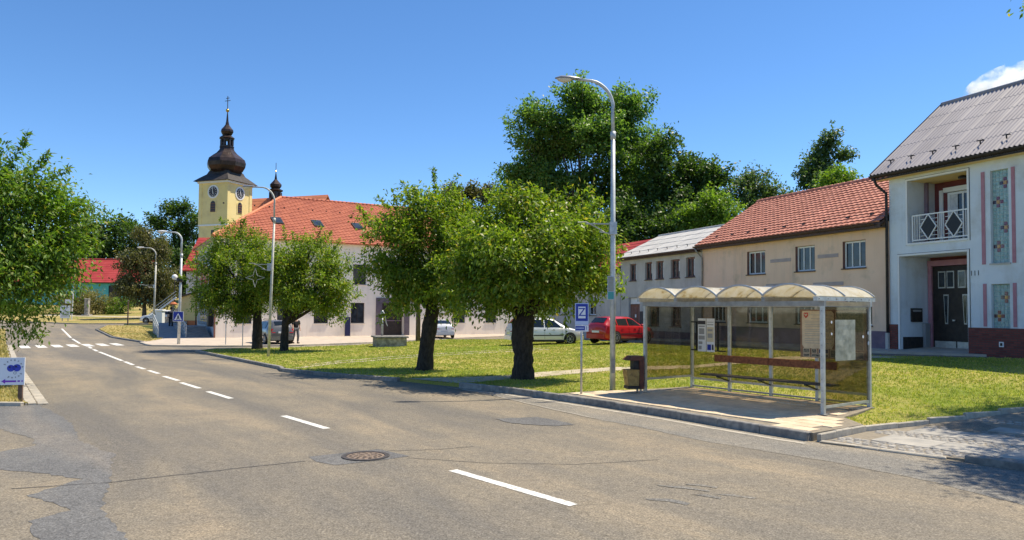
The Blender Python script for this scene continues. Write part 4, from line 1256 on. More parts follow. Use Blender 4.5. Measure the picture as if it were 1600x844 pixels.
MB().tube([(1.0, CD - .3, CE - .1), (1.15, CD - .3, CE - .7), (1.15, CD - .3, .3)], .07, 8).build('downpipe', 'reveal_brown', C, True)
bp = tag(link('advert_pillar', None, None, (0, 0, 0)), 'dark blue upright panel standing by the cream building', 'panel')
bp.location = (-22.41 + math.cos(CA) * 10.28 + math.sin(CA) * .35, 55.74 + math.sin(CA) * 10.28 - math.cos(CA) * .35, hz(-14, 61) + .07); bp.rotation_euler = (0, 0, CA)
MB().chbox(-.22, .22, -.06, .06, 0, 1.62, .02).build('panel', 'blue_panel', bp); box('foot', 'steel_dull', bp, -.26, .26, -.12, .12, -.05, .03)

# ---- church
K = thing('church_tower', 'yellow church tower with clocks and dark onion dome', 'church', (-48.43, 123.7, 0), R(-20))
hw = 2.9
tm = MB().box(-hw, hw, -hw, hw, 0, 23.4).build('tower_wall', 'wall_yellow', K)
MB().box(-hw - .12, hw + .12, -hw - .12, hw + .12, 15.9, 16.15).build('string_course', 'trim_white', K)
for sx in (-1, 1):
    for sy in (-1, 1):
        x, y = sx * (hw - .25), sy * (hw - .25)
        MB().box(x - .33, x + .33, y - .33, y + .33, 16.16, 23.0).build('corner_pilaster', 'wall_yellow', K)
MB().box(-hw - .25, hw + .25, -hw - .25, hw + .25, 23.0, 23.45).build('cornice', 'trim_white', K)
o8 = .5
def sq(h, z, r=1.0):
    return [(-h, -h, z), (h, -h, z), (h, h, z), (-h, h, z)]
m = MB()
lv = [(hw + .75, 23.35), (hw + .1, 23.95), (hw - .75, 24.7), (hw - 1.0, 25.3)]
for i, (h, z) in enumerate(lv):
    m.v.extend(sq(h, z))
for i in range(len(lv) - 1):
    for k in range(4):
        m.f.append((i * 4 + k, i * 4 + (k + 1) % 4, (i + 1) * 4 + (k + 1) % 4, (i + 1) * 4 + k))
m.f.append((3, 2, 1, 0))
m.build('skirt_roof', 'slate', K)
MB().lathe([(2.35, 25.1), (2.75, 25.45), (3.15, 26.1), (3.25, 26.75), (3.05, 27.35), (2.4, 27.9), (1.75, 28.4), (1.3, 28.95), (1.1, 29.5)], 8, phase=.5).build('onion_dome', 'copper_dark', K)
lan = MB().lathe([(1.22, 29.45), (1.22, 29.65), (1.0, 29.68), (1.0, 29.8)], 8, phase=.5).lathe([(1.0, 30.75), (1.0, 30.9), (1.25, 30.95), (1.28, 31.1), (.95, 31.35), (.7, 31.55)], 8, phase=.5).build('lantern', 'copper_dark', K)
for k in range(8):
    a = 2 * math.pi * (k + .5) / 8
    MB().bar((.92 * math.cos(a), .92 * math.sin(a), 29.8), (.92 * math.cos(a), .92 * math.sin(a), 30.78), .3).build('lantern_post', 'copper_dark', lan)
MB().lathe([(.55, 31.5), (.85, 31.75), (1.06, 32.15), (1.0, 32.5), (.62, 32.95), (.34, 33.35), (.2, 34.0), (.12, 35.0), (.06, 35.6)], 8, phase=.5).build('small_onion', 'copper_dark', K)
fin = MB().lathe([(0.02, 35.5), (.24, 35.65), (.3, 35.85), (.22, 36.05), (.03, 36.15)], 10).build('orb', 'gold', K, True)
MB().bar((0, 0, 36.1), (0, 0, 38.3), .09).bar((-.55, 0, 37.5), (.55, 0, 37.5), .08).bar((-.35, 0, 37.95), (.35, 0, 37.95), .08).build('cross', 'iron_dark', K)
def tower_face(rot):
    Mx = Matrix.Rotation(rot, 4, 'Z')
    def put(mb, name, mt, par=K):
        mb.v = [tuple(Mx @ Vector(p)) for p in mb.v]
        return fixn(mb.build(name, mt, par))
    ring = put(MB().ydisc(0, 21.55, 1.12, -hw - .09, -hw - .002, 28), 'clock_surround', 'trim_white')
    cf = put(MB().ydisc(0, 21.55, .86, -hw - .13, -hw - .092, 28), 'clock_face', 'print_dark', ring)
    mk = MB()
    for k in range(12):
        a = 2 * math.pi * k / 12
        mk.bar((.58 * math.cos(a), -hw - .15, 21.55 + .58 * math.sin(a)), (.78 * math.cos(a), -hw - .15, 21.55 + .78 * math.sin(a)), .09, .04)
    put(mk, 'clock_numeral', 'trim_white', cf)
    put(MB().bar((0, -hw - .18, 21.55), (-.12, -hw - .18, 22.15), .09, .03), 'clock_hand', 'trim_white', cf)
    put(MB().bar((0, -hw - .18, 21.55), (.1, -hw - .18, 21.1), .11, .03), 'clock_hand', 'trim_white', cf)
    arch = [(-.5, 18.2), (.5, 18.2), (.5, 19.5)] + [(.5 * math.cos(a), 19.5 + .55 * math.sin(a)) for a in (R(30), R(60), R(90), R(120), R(150))] + [(-.5, 19.5)]
    arco = [(x * 1.4, 18.9 + (z - 18.9) * 1.16) for x, z in arch]
    wsurr = put(MB().prism_xz(arco, -hw - .06, -hw - .002), 'belfry_surround', 'wall_yellow')
    put(MB().prism_xz(arch, -hw - .09, -hw - .062), 'belfry_opening', 'print_dark', wsurr)
    for k in range(4):
        put(MB().box(-.45, .45, -hw - .13, -hw - .091, 18.3 + k * .4, 18.38 + k * .4), 'louvre', 'door_brown', wsurr)
    put(MB().box(-.28, .28, -hw - .06, -hw - .002, 14.2, 15.2), 'slit_window', 'print_dark')
for k in (0, math.pi / 2):
    tower_face(k)
Nv = thing('church_nave', 'church nave with salmon coloured roof beside the tower', 'church', (-46.5, 130.5, 0), R(-20))
MB().box(-1.0, 15, -5.0, 6.9, 0, 14.2).build('nave_wall', 'wall_yellow', Nv)
nr = roof_deck(Nv, -1.2, 15.3, -5.6, 14.0, .95, 22.0, 'tile_salmon', 'roof', th=.2)
courses(nr, -1.2, 15.3, -5.6, 14.0, .95, 22.0, 14, 'tile_salmon')
TX = 4.4
MB().lathe([(.95, 20.9), (.95, 23.0), (1.25, 23.1), (1.3, 23.3), (.8, 23.55), (.75, 23.6)], 8, (TX, .95, 0), phase=.5).lathe([(.7, 23.6), (1.0, 23.9), (1.05, 24.3), (.6, 24.8), (.25, 25.2), (.1, 26.2), (.04, 26.6)], 8, (TX, .95, 0), phase=.5).build('turret', 'copper_dark', Nv)
MB().lathe([(.02, 26.55), (.16, 26.7), (.02, 26.9)], 8, (TX, .95, 0)).build('orb', 'gold', Nv); MB().bar((TX, .95, 26.8), (TX, .95, 28.2), .07).build('cross', 'iron_dark', Nv)
for k in range(8):
    a = 2 * math.pi * k / 8
    MB().bar((TX + .93 * math.cos(a), .95 + .93 * math.sin(a), 21.9), (TX + .93 * math.cos(a), .95 + .93 * math.sin(a), 22.9), .28).build('turret_opening', 'print_dark', Nv)

# ---- teal house behind the shrubs
Te = thing('teal_house', 'turquoise house with long red roof behind yellow shrubs', 'house', (-78, 112.5, 0), R(2))
th_ = [(9.9, 10.5, 5.1, 5.7), (10.75, 11.35, 5.1, 5.7), (16.0, 17.9, 2.6, 5.7), (3.5, 4.6, 4.2, 5.6)]
wall_holes(0, 20.5, 1.5, 6.3, th_, 0, .2).build('wall', 'wall_teal', Te)
shell(Te, 0, 20.5, 9.0, 1.5, 6.3, 4.5, 9.8, 'wall_teal')
for a, b, c, d in th_:
    box('window' if d - c < 2 else 'door', 'window_glass' if d - c < 2 else 'door_dark', Te, a, b, .14, .2, c, d)
tro = roof_deck(Te, -.5, 21, -.6, 6.15, 4.5, 9.95, 'gutter_brown', 'roof', th=.15)
courses(tro, -.5, 21, -.6, 6.15, 4.5, 9.95, 13, 'sheet_red')
MB().tube([(-.5, 4.5, 10.0), (21, 4.5, 10.0)], .12, 6).build('ridge_cap', 'sheet_red', Te)
gutter(Te, -.5, 21, -.68, 6.15, 'gutter_brown', .09)

# ---- red roofed house and ochre annex beyond the ramp
Rh = thing('gabled_house', 'grey house with steep red roof beside the church tower', 'house', (-37.2, 84.0, 0), R(0))
wall_holes(0, 9, .3, 6.7, [(2.8, 3.6, 4.7, 5.75), (6, 6.8, 4.7, 5.75)], 0, .15).build('wall', 'wall_side', Rh)
shell(Rh, 0, 9, 8, .3, 6.7, 4, 10.6, 'wall_side')
for a in (2.8, 6):
    frame(Rh, a, a + .8, 4.7, 5.75, .06, 2, 1, 'trim_white', .08)
    MB().box(a - .1, a, -.03, -.002, 4.6, 5.85).box(a + .8, a + .9, -.03, -.002, 4.6, 5.85).box(a, a + .8, -.03, -.002, 5.75, 5.85).box(a, a + .8, -.03, -.002, 4.6, 4.7).build('window_trim', 'trim_white', Rh)
rro = roof_deck(Rh, -.4, 9.4, -.4, 6.6, 4, 10.75, 'gutter_brown', 'roof', th=.15)
courses(rro, -.4, 9.4, -.4, 6.6, 4, 10.75, 12, 'sheet_red')
gutter(Rh, -.4, 9.4, -.47, 6.6, 'sheet_red', .08)
box('roof_hatch', 'dark_trim', rro, 3.0, 3.7, 1.9, 2.1, 9.0, 9.4)
ch_ = box('chimney', 'trim_white', rro, .6, 1.2, .6, 1.2, 7.3, 8.3)
box('chimney_cap', 'dark_trim', ch_, .52, 1.28, .52, 1.28, 8.3, 8.38)
An = thing('ochre_annex', 'low ochre annex with sloping brown eave beside the cream building', 'house', (-34.9, 77.5, 0), R(0))
MB().prism_xz([(0, .2), (5, .2), (5, 4.9), (1.9, 4.05), (0, 3.45)], 0, 5).build('wall', 'wall_ochre', An)
MB().bar((-.25, -.1, 3.42), (5, -.1, 5.0), .3, .14).build('eave', 'gutter_brown', An)
box('plinth', 'terracotta', An, .0, 5, -.06, -.002, .2, 1.0)
box('notice_box', 'maroon', An, 2.2, 3.1, -.12, -.002, 2.9, 3.7)
box('notice_pane', 'trim_white', An, 2.45, 2.9, -.14, -.121, 3.1, 3.5)

# ================================================================== TREES
def leaves(P, axis, L, W, g, fold=.25):
    """P (n,3) leaf bases, axis (n,3) unit; returns quad corners"""
    n = len(P)
    up_ = np.tile(np.array([0, 0, 1.0]), (n, 1)) + g.normal(0, .55, (n, 3))
    s = np.cross(axis, up_); s /= np.linalg.norm(s, axis=1)[:, None] + 1e-9
    nr = np.cross(s, axis)
    l = L * g.uniform(.65, 1.2, n)[:, None]; w = W * g.uniform(.7, 1.15, n)[:, None] * .5
    V = np.zeros((n, 4, 3))
    V[:, 0] = P
    V[:, 1] = P + axis * l * .48 + s * w + nr * w * fold
    V[:, 2] = P + axis * l - nr * l * .12
    V[:, 3] = P + axis * l * .48 - s * w + nr * w * fold
    return V
def crown(parent, blobs, n_leaf, per, L, W, material, seed, spread, droop=.35, shell_=.6, squash=.75, shoots=(), gap=.0, name='crown', flat=1.0, auto=0):
    g = np.random.default_rng(seed)
    B = np.array([[b[0], b[1], b[2]] for b in blobs]); Rr = np.array([b[3] if isinstance(b[3], tuple) else (b[3], b[3], b[3] * squash) for b in blobs])
    wgt = (Rr[:, 0] * Rr[:, 2]); wgt = wgt / wgt.sum()
    nc = n_leaf // per
    idx = g.choice(len(B), nc, p=wgt)
    d = g.normal(size=(nc, 3)); d /= np.linalg.norm(d, axis=1)[:, None]
    rf = 1 - shell_ * g.uniform(size=nc) ** 1.7
    wob = 1 + .17 * np.sin(d[:, 0] * 5 + idx) + .15 * np.sin(d[:, 2] * 7 + idx * 2) + .13 * np.sin(d[:, 1] * 6 - idx) + .10 * np.sin(d[:, 0] * 11 + d[:, 2] * 9)
    Cc = B[idx] + d * Rr[idx] * (rf * wob)[:, None]
    if gap:
        f = 1.7 / max(.5, Rr.mean())
        nzv = np.sin(Cc[:, 0] * f * 2.1 + seed) + np.sin(Cc[:, 2] * f * 2.6 + Cc[:, 0] * f) + np.sin(Cc[:, 1] * f * 1.9 + Cc[:, 2] * f * 1.3)
        Cc = Cc[(nzv > -1.2 + gap) | (g.uniform(size=nc) < .25)]
        idx = idx[:len(Cc)]
    ctr = B.mean(0)
    n = len(Cc) * per
    cidx = np.repeat(np.arange(len(Cc)), per)
    tw = Cc - ctr; tw /= np.linalg.norm(tw, axis=1)[:, None] + 1e-9
    tw = tw * .8 + g.normal(0, .5, tw.shape); tw /= np.linalg.norm(tw, axis=1)[:, None]
    t = g.uniform(-1, 1, n)[:, None]
    P = Cc[cidx] + tw[cidx] * t * spread * 1.5 + g.normal(0, spread * .45, (n, 3)) * np.array([1, 1, flat])
    ax = tw[cidx] * .55 + g.normal(0, .6, (n, 3)) + np.array([0, 0, -droop])
    ax /= np.linalg.norm(ax, axis=1)[:, None]
    V = [leaves(P, ax, L, W, g)]
    if auto:
        # young shoots that break the outline
        sel = g.choice(len(Cc), auto, replace=False)
        out = []
        for c in Cc[sel]:
            o_ = c - ctr; o_ = o_ / (np.linalg.norm(o_) + 1e-9)
            dv = o_ * .75 + np.array([0, 0, .75]) * g.uniform(.1, 1.2) + g.normal(0, .25, 3); dv /= np.linalg.norm(dv)
            b_ = c + o_ * spread * .6
            out.append((tuple(b_), tuple(b_ + dv * g.uniform(.35, .95)), int(g.uniform(26, 55))))
        shoots = list(shoots) + out
    for (p0, p1, k) in shoots:
        p0 = np.array(p0, float); p1 = np.array(p1, float)
        tt = g.uniform(0, 1, k)[:, None]
        bend = np.array([0, 0, -.10]) * (tt ** 2) * np.linalg.norm(p1 - p0)
        Q = p0 + (p1 - p0) * tt + bend + g.normal(0, .02, (k, 3))
        dd = (p1 - p0) / np.linalg.norm(p1 - p0)
        a2 = dd * .5 + g.normal(0, .7, (k, 3)) + np.array([0, 0, -.25]); a2 /= np.linalg.norm(a2, axis=1)[:, None]
        V.append(leaves(Q, a2, L * (1.1 - .3 * 0), W, g))
    V = np.vstack(V).reshape(-1, 3)
    link(name, quads_mesh(name, V, 4, material), parent)
    return Cc
def bez(p0, p1, p2, n):
    return [p0 * (1 - t) ** 2 + p1 * 2 * t * (1 - t) + p2 * t * t for t in [i / n for i in range(n + 1)]]
def tree(name, label, cat, base, trunk, blobs, n_leaf, per, L, W, leafm, barkm, seed, spread, group=None, limbs=8, twigs=40, limb_r=.1, shoots=(), gap=0.0, droop=.35, jit=.0, shell_=.6, squash=.75, z0=None, flat=1.0, auto=0):
    z = hz(*base) + (.10 if z0 is None else z0)
    T_ = thing(name, label, cat, (base[0], base[1], z), 0.0, group)
    rg = random.Random(seed)
    m = MB()
    tp = [Vector(p[:3]) for p in trunk]; tr_ = [p[3] for p in trunk]
    pts, rad = [], []
    for a, b, ra, rb in zip(tp, tp[1:], tr_, tr_[1:]):
        k = max(2, int((b - a).length / .16)) if jit else 3
        for i in range(k):
            t = i / k
            pts.append(a.lerp(b, t)); rad.append(ra + (rb - ra) * t)
    pts.append(tp[-1]); rad.append(tr_[-1])
    m.tube(pts, rad, 14 if jit else 9, True, jit, rg)
    fork = tp[-1]
    Cc = crown(T_, blobs, n_leaf, per, L, W, leafm, seed, spread, droop, shell_, squash, shoots, gap, flat=flat, auto=auto)
    order = list(range(len(blobs)))
    for i in range(limbs):
        b = blobs[i % len(blobs)]
        end = Vector((b[0], b[1], b[2])) + Vector((rg.uniform(-.4, .4), rg.uniform(-.4, .4), rg.uniform(-.1, .5))) * (b[3] if not isinstance(b[3], tuple) else b[3][0]) * .6
        st = fork - (fork - tp[-2]) * rg.uniform(0, .35) if len(tp) > 1 else fork
        mid = st.lerp(end, .45) + Vector((0, 0, abs(end.z - st.z) * -.12 + rg.uniform(0, .2) * limb_r * 8))
        bp_ = bez(st, mid, end, 7)
        m.tube(bp_, [limb_r * (1 - .82 * k / 7) for k in range(8)], 6, True)
        for q in range(max(1, twigs // limbs)):
            c = Cc[rg.randrange(len(Cc))]
            c = min((Cc[rg.randrange(len(Cc))] for _ in range(10)), key=lambda c: (Vector(c) - end).length)
            s0 = bp_[rg.randrange(3, 8)]
            m.tube([s0, s0.lerp(Vector(c), .5) + Vector((0, 0, .06)), Vector(c)], [limb_r * .26, limb_r * .17, limb_r * .07], 4, False)
    for p0, p1, k in shoots:
        m.tube([Vector(p0) - (Vector(p1) - Vector(p0)) * .3, Vector(p0), Vector(p1)], [.012, .010, .004], 4, False)
    m.build('trunk', barkm, T_, True)
    return T_
def rel(base, lst, z=.0, dy=(0, .7, -.6, .4, -.3, 0.9, -.8)):
    b0 = hz(*base) + .1
    return [(x - base[0], dy[i % len(dy)] * r * .8, zz - b0, r) for i, (x, zz, r) in enumerate(lst)]

G4 = 'cherry trees along the lawn'
tree('cherry_tree', 'cherry tree with thick gnarled trunk, nearest the bus stop sign', 'tree', (.37, 23.75),
     [(0, 0, -.15, .46), (0, 0, .12, .36), (.02, 0, .8, .30), (-.04, 0, 1.3, .34), (.0, 0, 1.75, .36), (.1, 0, 2.1, .28)],
     [(.25, -.3, 3.85, (1.9, 1.9, 1.6)), (-1.2, 0, 3.7, 1.25), (1.6, -.3, 3.75, 1.2), (-.3, 0, 5.55, .9), (1.4, .3, 5.2, .95), (-1.25, .3, 4.75, .95), (.55, .1, 5.1, .85), (2.1, 0, 4.4, .85), (2.1, 0, 3.2, .7), (-.8, -.5, 2.9, .95), (1.0, -.9, 3.05, .75), (-1.75, .2, 3.1, .8), (-1.2, -.6, 2.8, .85), (1.6, -.8, 3.15, .75), (-.5, -1.3, 2.8, .7), (.2, .8, 3.0, 1.0), (.2, -1.6, 3.6, 1.2), (1.2, -1.4, 4.2, 1.0), (-1.0, -1.4, 4.0, 1.0)],
     66000, 40, .165, .074, 'leaf_cherry', 'bark_dark', 11, .30, G4, 12, 90, .13,
     [((-.3, 0, 5.7), (-.55, 0, 6.45), 60), ((.3, .1, 5.6), (.4, .1, 6.3), 50), ((1.5, 0, 5.4), (1.75, 0, 6.1), 60), ((2.6, -.2, 4.2), (3.1, -.2, 4.45), 40), ((2.6, -.4, 3.0), (3.15, -.4, 2.9), 50), ((-2.2, -.2, 4.4), (-2.6, -.2, 4.9), 50), ((1.3, -.6, 2.2), (1.35, -.6, 1.3), 30)], 1.0, .4, .10, auto=60)
tree('cherry_tree', 'cherry tree with tall pointed crown, second from the bus stop sign', 'tree', (-3.1, 27.0),
     [(-.1, 0, -.15, .40), (-.06, 0, .1, .32), (0, 0, .9, .26), (.1, 0, 1.6, .29), (.2, 0, 2.3, .24)],
     [(-.2, 0, 4.5, (1.75, 1.7, 1.9)), (-.9, 0, 5.4, 1.15), (.2, 0, 6.1, .95), (.9, 0, 5.3, 1.15), (-1.25, 0, 3.6, 1.0), (1.05, 0, 3.6, 1.15), (0, -.4, 2.9, 1.1), (1.4, .3, 4.5, .9), (-1.55, .2, 4.5, .8), (-1.0, -.2, 2.9, .85), (.95, -.3, 2.9, .9), (.1, .7, 2.8, 1.0)],
     50000, 40, .165, .072, 'leaf_cherry', 'bark_dark', 23, .29, G4, 10, 70, .12,
     [((.25, 0, 6.6), (.15, 0, 7.5), 90), ((-.7, 0, 6.2), (-.95, 0, 7.0), 70), ((-1.4, 0, 5.9), (-1.9, 0, 6.4), 60), ((.9, 0, 6.2), (1.15, 0, 6.9), 60), ((-1.9, 0, 4.8), (-2.4, 0, 5.05), 50), ((-2.0, 0, 3.7), (-2.5, 0, 3.55), 50)], 1.0, .35, .08, auto=50)
tree('cherry_tree', 'cherry tree with a forked trunk beside the slim lamp post', 'tree', (-11.9, 38.6),
     [(0, 0, -.15, .30), (0, 0, .1, .23), (.02, 0, .9, .195), (.05, 0, 1.6, .18)],
     [(1.25, 0, 4.0, (1.95, 2, 1.75)), (2.5, 0, 3.7, 1.2), (.3, 0, 4.7, 1.3), (1.5, 0, 5.3, 1.15), (-.3, 0, 3.9, 1.2), (2.6, 0, 4.6, .9), (2.9, 0, 2.9, .8), (1.0, -.3, 2.7, 1.05), (2.1, 0, 2.5, .9), (3.1, 0, 2.3, .6), (-.7, 0, 3.0, .95), (.2, .6, 2.9, 1.0), (-1.0, 0, 4.4, 1.0)],
     46000, 46, .16, .07, 'leaf_cherry', 'bark_dark', 37, .30, G4, 9, 60, .13, [((.4, 0, 5.7), (.3, 0, 6.4), 40), ((1.7, 0, 6.0), (1.9, 0, 6.6), 40), ((3.2, 0, 4.2), (3.6, 0, 4.5), 30)], .95, .35, .06, auto=40)
tree('cherry_tree', 'leftmost cherry tree, in front of the parked dark estate car', 'tree', (-13.9, 40.3),
     [(0, 0, -.15, .34), (0, 0, .1, .28), (.0, 0, 1.2, .25), (-.05, 0, 2.1, .22)],
     [(-1.2, 0, 4.2, (1.9, 1.9, 1.9)), (-2.4, 0, 3.6, 1.1), (-1.1, 0, 5.7, 1.25), (.3, 0, 4.9, 1.2), (-1.6, -.3, 2.8, 1.0), (-2.2, 0, 4.9, 1.0), (.6, 0, 3.6, .9), (-2.4, 0, 2.5, .9), (-1.0, -.4, 2.3, .9), (.4, -.2, 2.7, .95), (-2.9, 0, 2.9, .7), (-.4, .6, 2.8, 1.0)],
     46000, 46, .16, .07, 'leaf_cherry', 'bark_dark', 41, .30, G4, 9, 60, .15, [((-1.0, 0, 6.6), (-.8, 0, 7.3), 50), ((-2.0, 0, 5.7), (-2.3, 0, 6.3), 40), ((-3.1, 0, 3.3), (-3.6, 0, 3.0), 40)], .95, .3, .06, auto=44)
tree('roadside_tree', 'large leafy tree reaching in from the left edge over the road', 'tree', (-18.0, 21.4),
     [(0, 0, -.1, .4), (.1, 0, 1.2, .32), (.6, 0, 2.3, .28)],
     [(3.1, -.4, 4.4, (2.3, 2.2, 2.2)), (3.6, -.3, 3.1, (1.7, 1.7, 1.3)), (1.0, 0, 4.6, (2.4, 2.4, 2.3)), (4.4, -.3, 4.5, (1.3, 1.4, 1.2)), (2.6, -1.0, 2.3, (1.2, 1.2, .75)), (4.0, -.4, 5.4, (1.1, 1.1, .8)), (-1.5, 0, 4.5, (2.2, 2.2, 2.2)), (2.2, -.6, 6.0, (1.4, 1.4, .8)), (4.2, -.2, 3.7, (1.1, 1.2, .9))],
     80000, 46, .16, .068, 'leaf_left', 'bark_grey', 53, .32, None, 10, 90, .14,
     [((3.6, -.5, 6.1), (4.15, -.5, 7.35), 130), ((4.2, -.5, 5.9), (4.75, -.5, 6.75), 100), ((4.9, -.4, 4.9), (5.7, -.4, 5.35), 80), ((3.0, -.5, 6.2), (3.2, -.5, 6.9), 60), ((2.4, -.9, 2.1), (3.5, -1.0, 1.55), 120), ((2.0, -.9, 1.9), (2.8, -1.0, 1.35), 90), ((5.2, -.3, 4.3), (5.95, -.3, 4.7), 60), ((2.2, -.6, 6.5), (2.0, -.6, 7.0), 40)], .65, .35, .05, z0=.07, auto=50)
tree('street_tree', 'tree beyond the right edge whose shade falls across the driveway', 'tree', (15.3, 16.7),
     [(0, 0, -.1, .25), (0, 0, 3.5, .2), (.05, 0, 6.6, .17)],
     [(0, 0, 9.0, (2.2, 2.2, 2.4)), (-.6, -.9, 7.8, 1.3), (.9, .4, 10.2, 1.3), (-.3, 0, 10.6, 1.2), (.2, -1.4, 7.8, 1.3), (-.9, -1.0, 9.0, 1.3)],
     26000, 30, .15, .064, 'leaf_cherry', 'bark_dark', 61, .28, 'trees beyond the right edge', 7, 40, .09, gap=.45)
tree('street_tree', 'nearer tree beyond the right edge shading the kerb', 'tree', (12.4, 12.6),
     [(0, 0, -.1, .22), (0, 0, 3.5, .18), (.05, 0, 6.2, .15)],
     [(.1, 0, 8.5, (2.0, 2.0, 2.2)), (-.4, -.8, 7.4, 1.1), (.7, .4, 9.6, 1.1), (-.2, -.6, 9.8, 1.1), (.2, -1.5, 7.8, 1.2), (-.6, -1.2, 8.8, 1.1)],
     22000, 30, .15, .064, 'leaf_cherry', 'bark_dark', 67, .28, 'trees beyond the right edge', 7, 40, .08, gap=.45)

# trees behind the houses: blobs as (x, z, radius)
def far_tree(name, label, base, lst, n, L, leafm, seed, spread, trunk_r, group='trees behind the houses', gap=.3, barkm='bark_dark', squash=.8, droop=.25, limbs=None, per=16, top=None, shell_=.75):
    bl = rel(base, lst)
    zc = min(b[2] for b in bl)
    mx = sum(b[0] for b in bl) / len(bl)
    h = max(2.0, zc - .5) if top is None else top
    return tree(name, label, 'tree', base, [(0, 0, -.3, trunk_r), (0, 0, h * .5, trunk_r * .8), (mx * .15, 0, h, trunk_r * .65)], bl, n, per, L, L * .62, leafm, barkm, seed, spread, group, limbs or len(bl), len(bl) * 4, trunk_r * .45, gap=gap, droop=droop, squash=squash, z0=.0, shell_=shell_)
far_tree('lime_tree', 'tallest bluish green tree rising behind the street lamp', (8.0, 82), [(2.3, 23.7, 2.5), (3.7, 20.14, 2.8), (6.92, 26.23, 2.4), (8.7, 25.17, 2.6), (13.0, 25.2, 2.3), (13.35, 21.64, 2.4), (9.41, 21.26, 3.4), (6.3, 21.6, 3.0), (11.6, 22.6, 2.6), (5.2, 22.9, 2.4), (2.8, 17.2, 3.0), (5.11, 16.24, 3.3), (1.2, 17.62, 2.4), (.13, 14.06, 2.2), (10.81, 16.29, 3.5), (7.24, 11.99, 3.9), (13.65, 12.75, 3.5), (2.25, 10.52, 3.3), (14.4, 18.1, 2.3), (10.79, 9.87, 3.8), (1.0, 21.0, 1.6), (15.6, 21.5, 1.4)],
         105000, .40, 'leaf_big', 71, .62, .55, gap=.2, per=40, top=13, barkm='bark_grey')
far_tree('maple_tree', 'dark rounded tree right of the tallest tree behind the houses', (16.5, 76), [(15.8, 18.9, 2.3), (18.4, 17.6, 2.5), (20.4, 16.3, 1.9), (15.15, 15.26, 2.8), (18.43, 13.98, 3.0), (21.0, 14.6, 1.7), (15.8, 11.3, 3.3), (19.7, 11.3, 2.9)], 34000, .40, 'leaf_dark', 73, .55, .4, gap=.2, per=40)
far_tree('ash_tree', 'pale green distant tree between the maple and the tan roof', (29, 88), [(29.0, 18.1, 2.0), (31.7, 17.4, 1.4), (27.5, 16.2, 2.1), (30.6, 15.5, 2.6), (33.2, 16.3, .9)], 11000, .38, 'leaf_blue', 79, .5, .3, gap=.5)
far_tree('young_maple', 'bright green young tree in front of the dark maple', (18.3, 68), [(18.3, 12.2, 1.8), (16.8, 10.7, 2.0), (19.5, 11.1, 1.8)], 11000, .32, 'leaf_bright', 83, .4, .2, gap=.2)
far_tree('elm_tree', 'dark tree close behind the pale sheet roof', (14.5, 72), [(10.6, 9.6, 2.7), (13.1, 9.6, 2.8), (15.6, 9.9, 2.7), (11.5, 11.8, 2.3), (18.1, 9.6, 2.4), (22.5, 9.6, 2.4)], 16000, .4, 'leaf_dark', 89, .5, .35, gap=.1)
far_tree('poplar', 'slim dark tree rising alone above the tan roof', (32.2, 75), [(32.7, 20.2, 1.1), (32.0, 19.1, 1.2), (33.4, 18.6, 1.0), (31.3, 18.0, 1.1), (30.65, 16.9, 1.4), (32.7, 17.1, 1.0), (30.0, 15.7, 1.1), (32.4, 15.5, 1.6)], 9500, .34, 'leaf_blue', 97, .36, .22, gap=.45, top=14)
far_tree('hazel', 'bright green bushy crown just above the tan roof ridge', (29.5, 66), [(29.35, 14.3, 1.5), (30.4, 13.9, .8), (28.6, 13.2, 1.3)], 7000, .28, 'leaf_bright', 101, .34, .15, gap=.15)
far_tree('birch', 'yellowish tree top between the two near cherry trees', (-5.6, 95), [(-7.85, 17.3, 1.5), (-5.4, 17.8, 1.3), (-3.3, 17.3, 1.5), (-5.6, 14.5, 2.6)], 9000, .4, 'leaf_olive', 103, .5, .25, gap=.3)
far_tree('chestnut', 'dark dense tree behind the turquoise house', (-77, 140), [(-79.2, 17.4, 3.4), (-75, 18.0, 2.9), (-72.5, 16.3, 2.5), (-80.4, 13.7, 4), (-75.5, 13.7, 4), (-71.3, 13.7, 3), (-84, 15.5, 4), (-77, 9, 4.5), (-84, 9, 4)], 22000, .6, 'leaf_dark', 107, .7, .5, gap=.15)
far_tree('oak', 'tall dark tree between the weeping tree and the church tower', (-63, 140), [(-65.2, 21.1, 1.8), (-62.7, 21.7, 1.8), (-67, 18.6, 2.3), (-63.3, 17.4, 3.1), (-60.9, 19.3, 1.9), (-65.1, 13.7, 3.6), (-61.5, 11.9, 3.6), (-68.8, 12.5, 3), (-64, 7.5, 4)], 20000, .55, 'leaf_dark', 109, .65, .45, gap=.2)
far_tree('larch', 'olive drooping conifer with brownish top beside the turquoise house', (-43.9, 88), [(-44.3, 11.2, 1.2), (-43.3, 9.3, 1.9), (-44.8, 7.75, 1.9), (-42.9, 6.2, 2.1), (-44.8, 4.7, 2.0), (-42.5, 3.6, 1.7), (-46.0, 5.4, 1.2)], 24000, .26, 'leaf_olive', 113, .35, .3, gap=.1, droop=1.1, barkm='bark_grey')
def shrub(name, label, base, lst, n, L, leafm, seed, spread, group=None):
    bl = rel(base, lst)
    return tree(name, label, 'shrub', base, [(0, 0, -.1, .08), (0, 0, .5, .06), (0, 0, .9, .05)], bl, n, 14, L, L * .5, leafm, 'bark_grey', seed, spread, group, 6, 12, .04, gap=.05, z0=.05)
shrub('shrub', 'yellowish shrub behind the white notice board', (-59.0, 97), [(-58.6, 3.3, 1.5), (-56.8, 3.7, 1.5), (-57.6, 2.2, 1.4)], 6000, .22, 'leaf_shrub', 121, .28, 'yellow shrubs before the turquoise house')
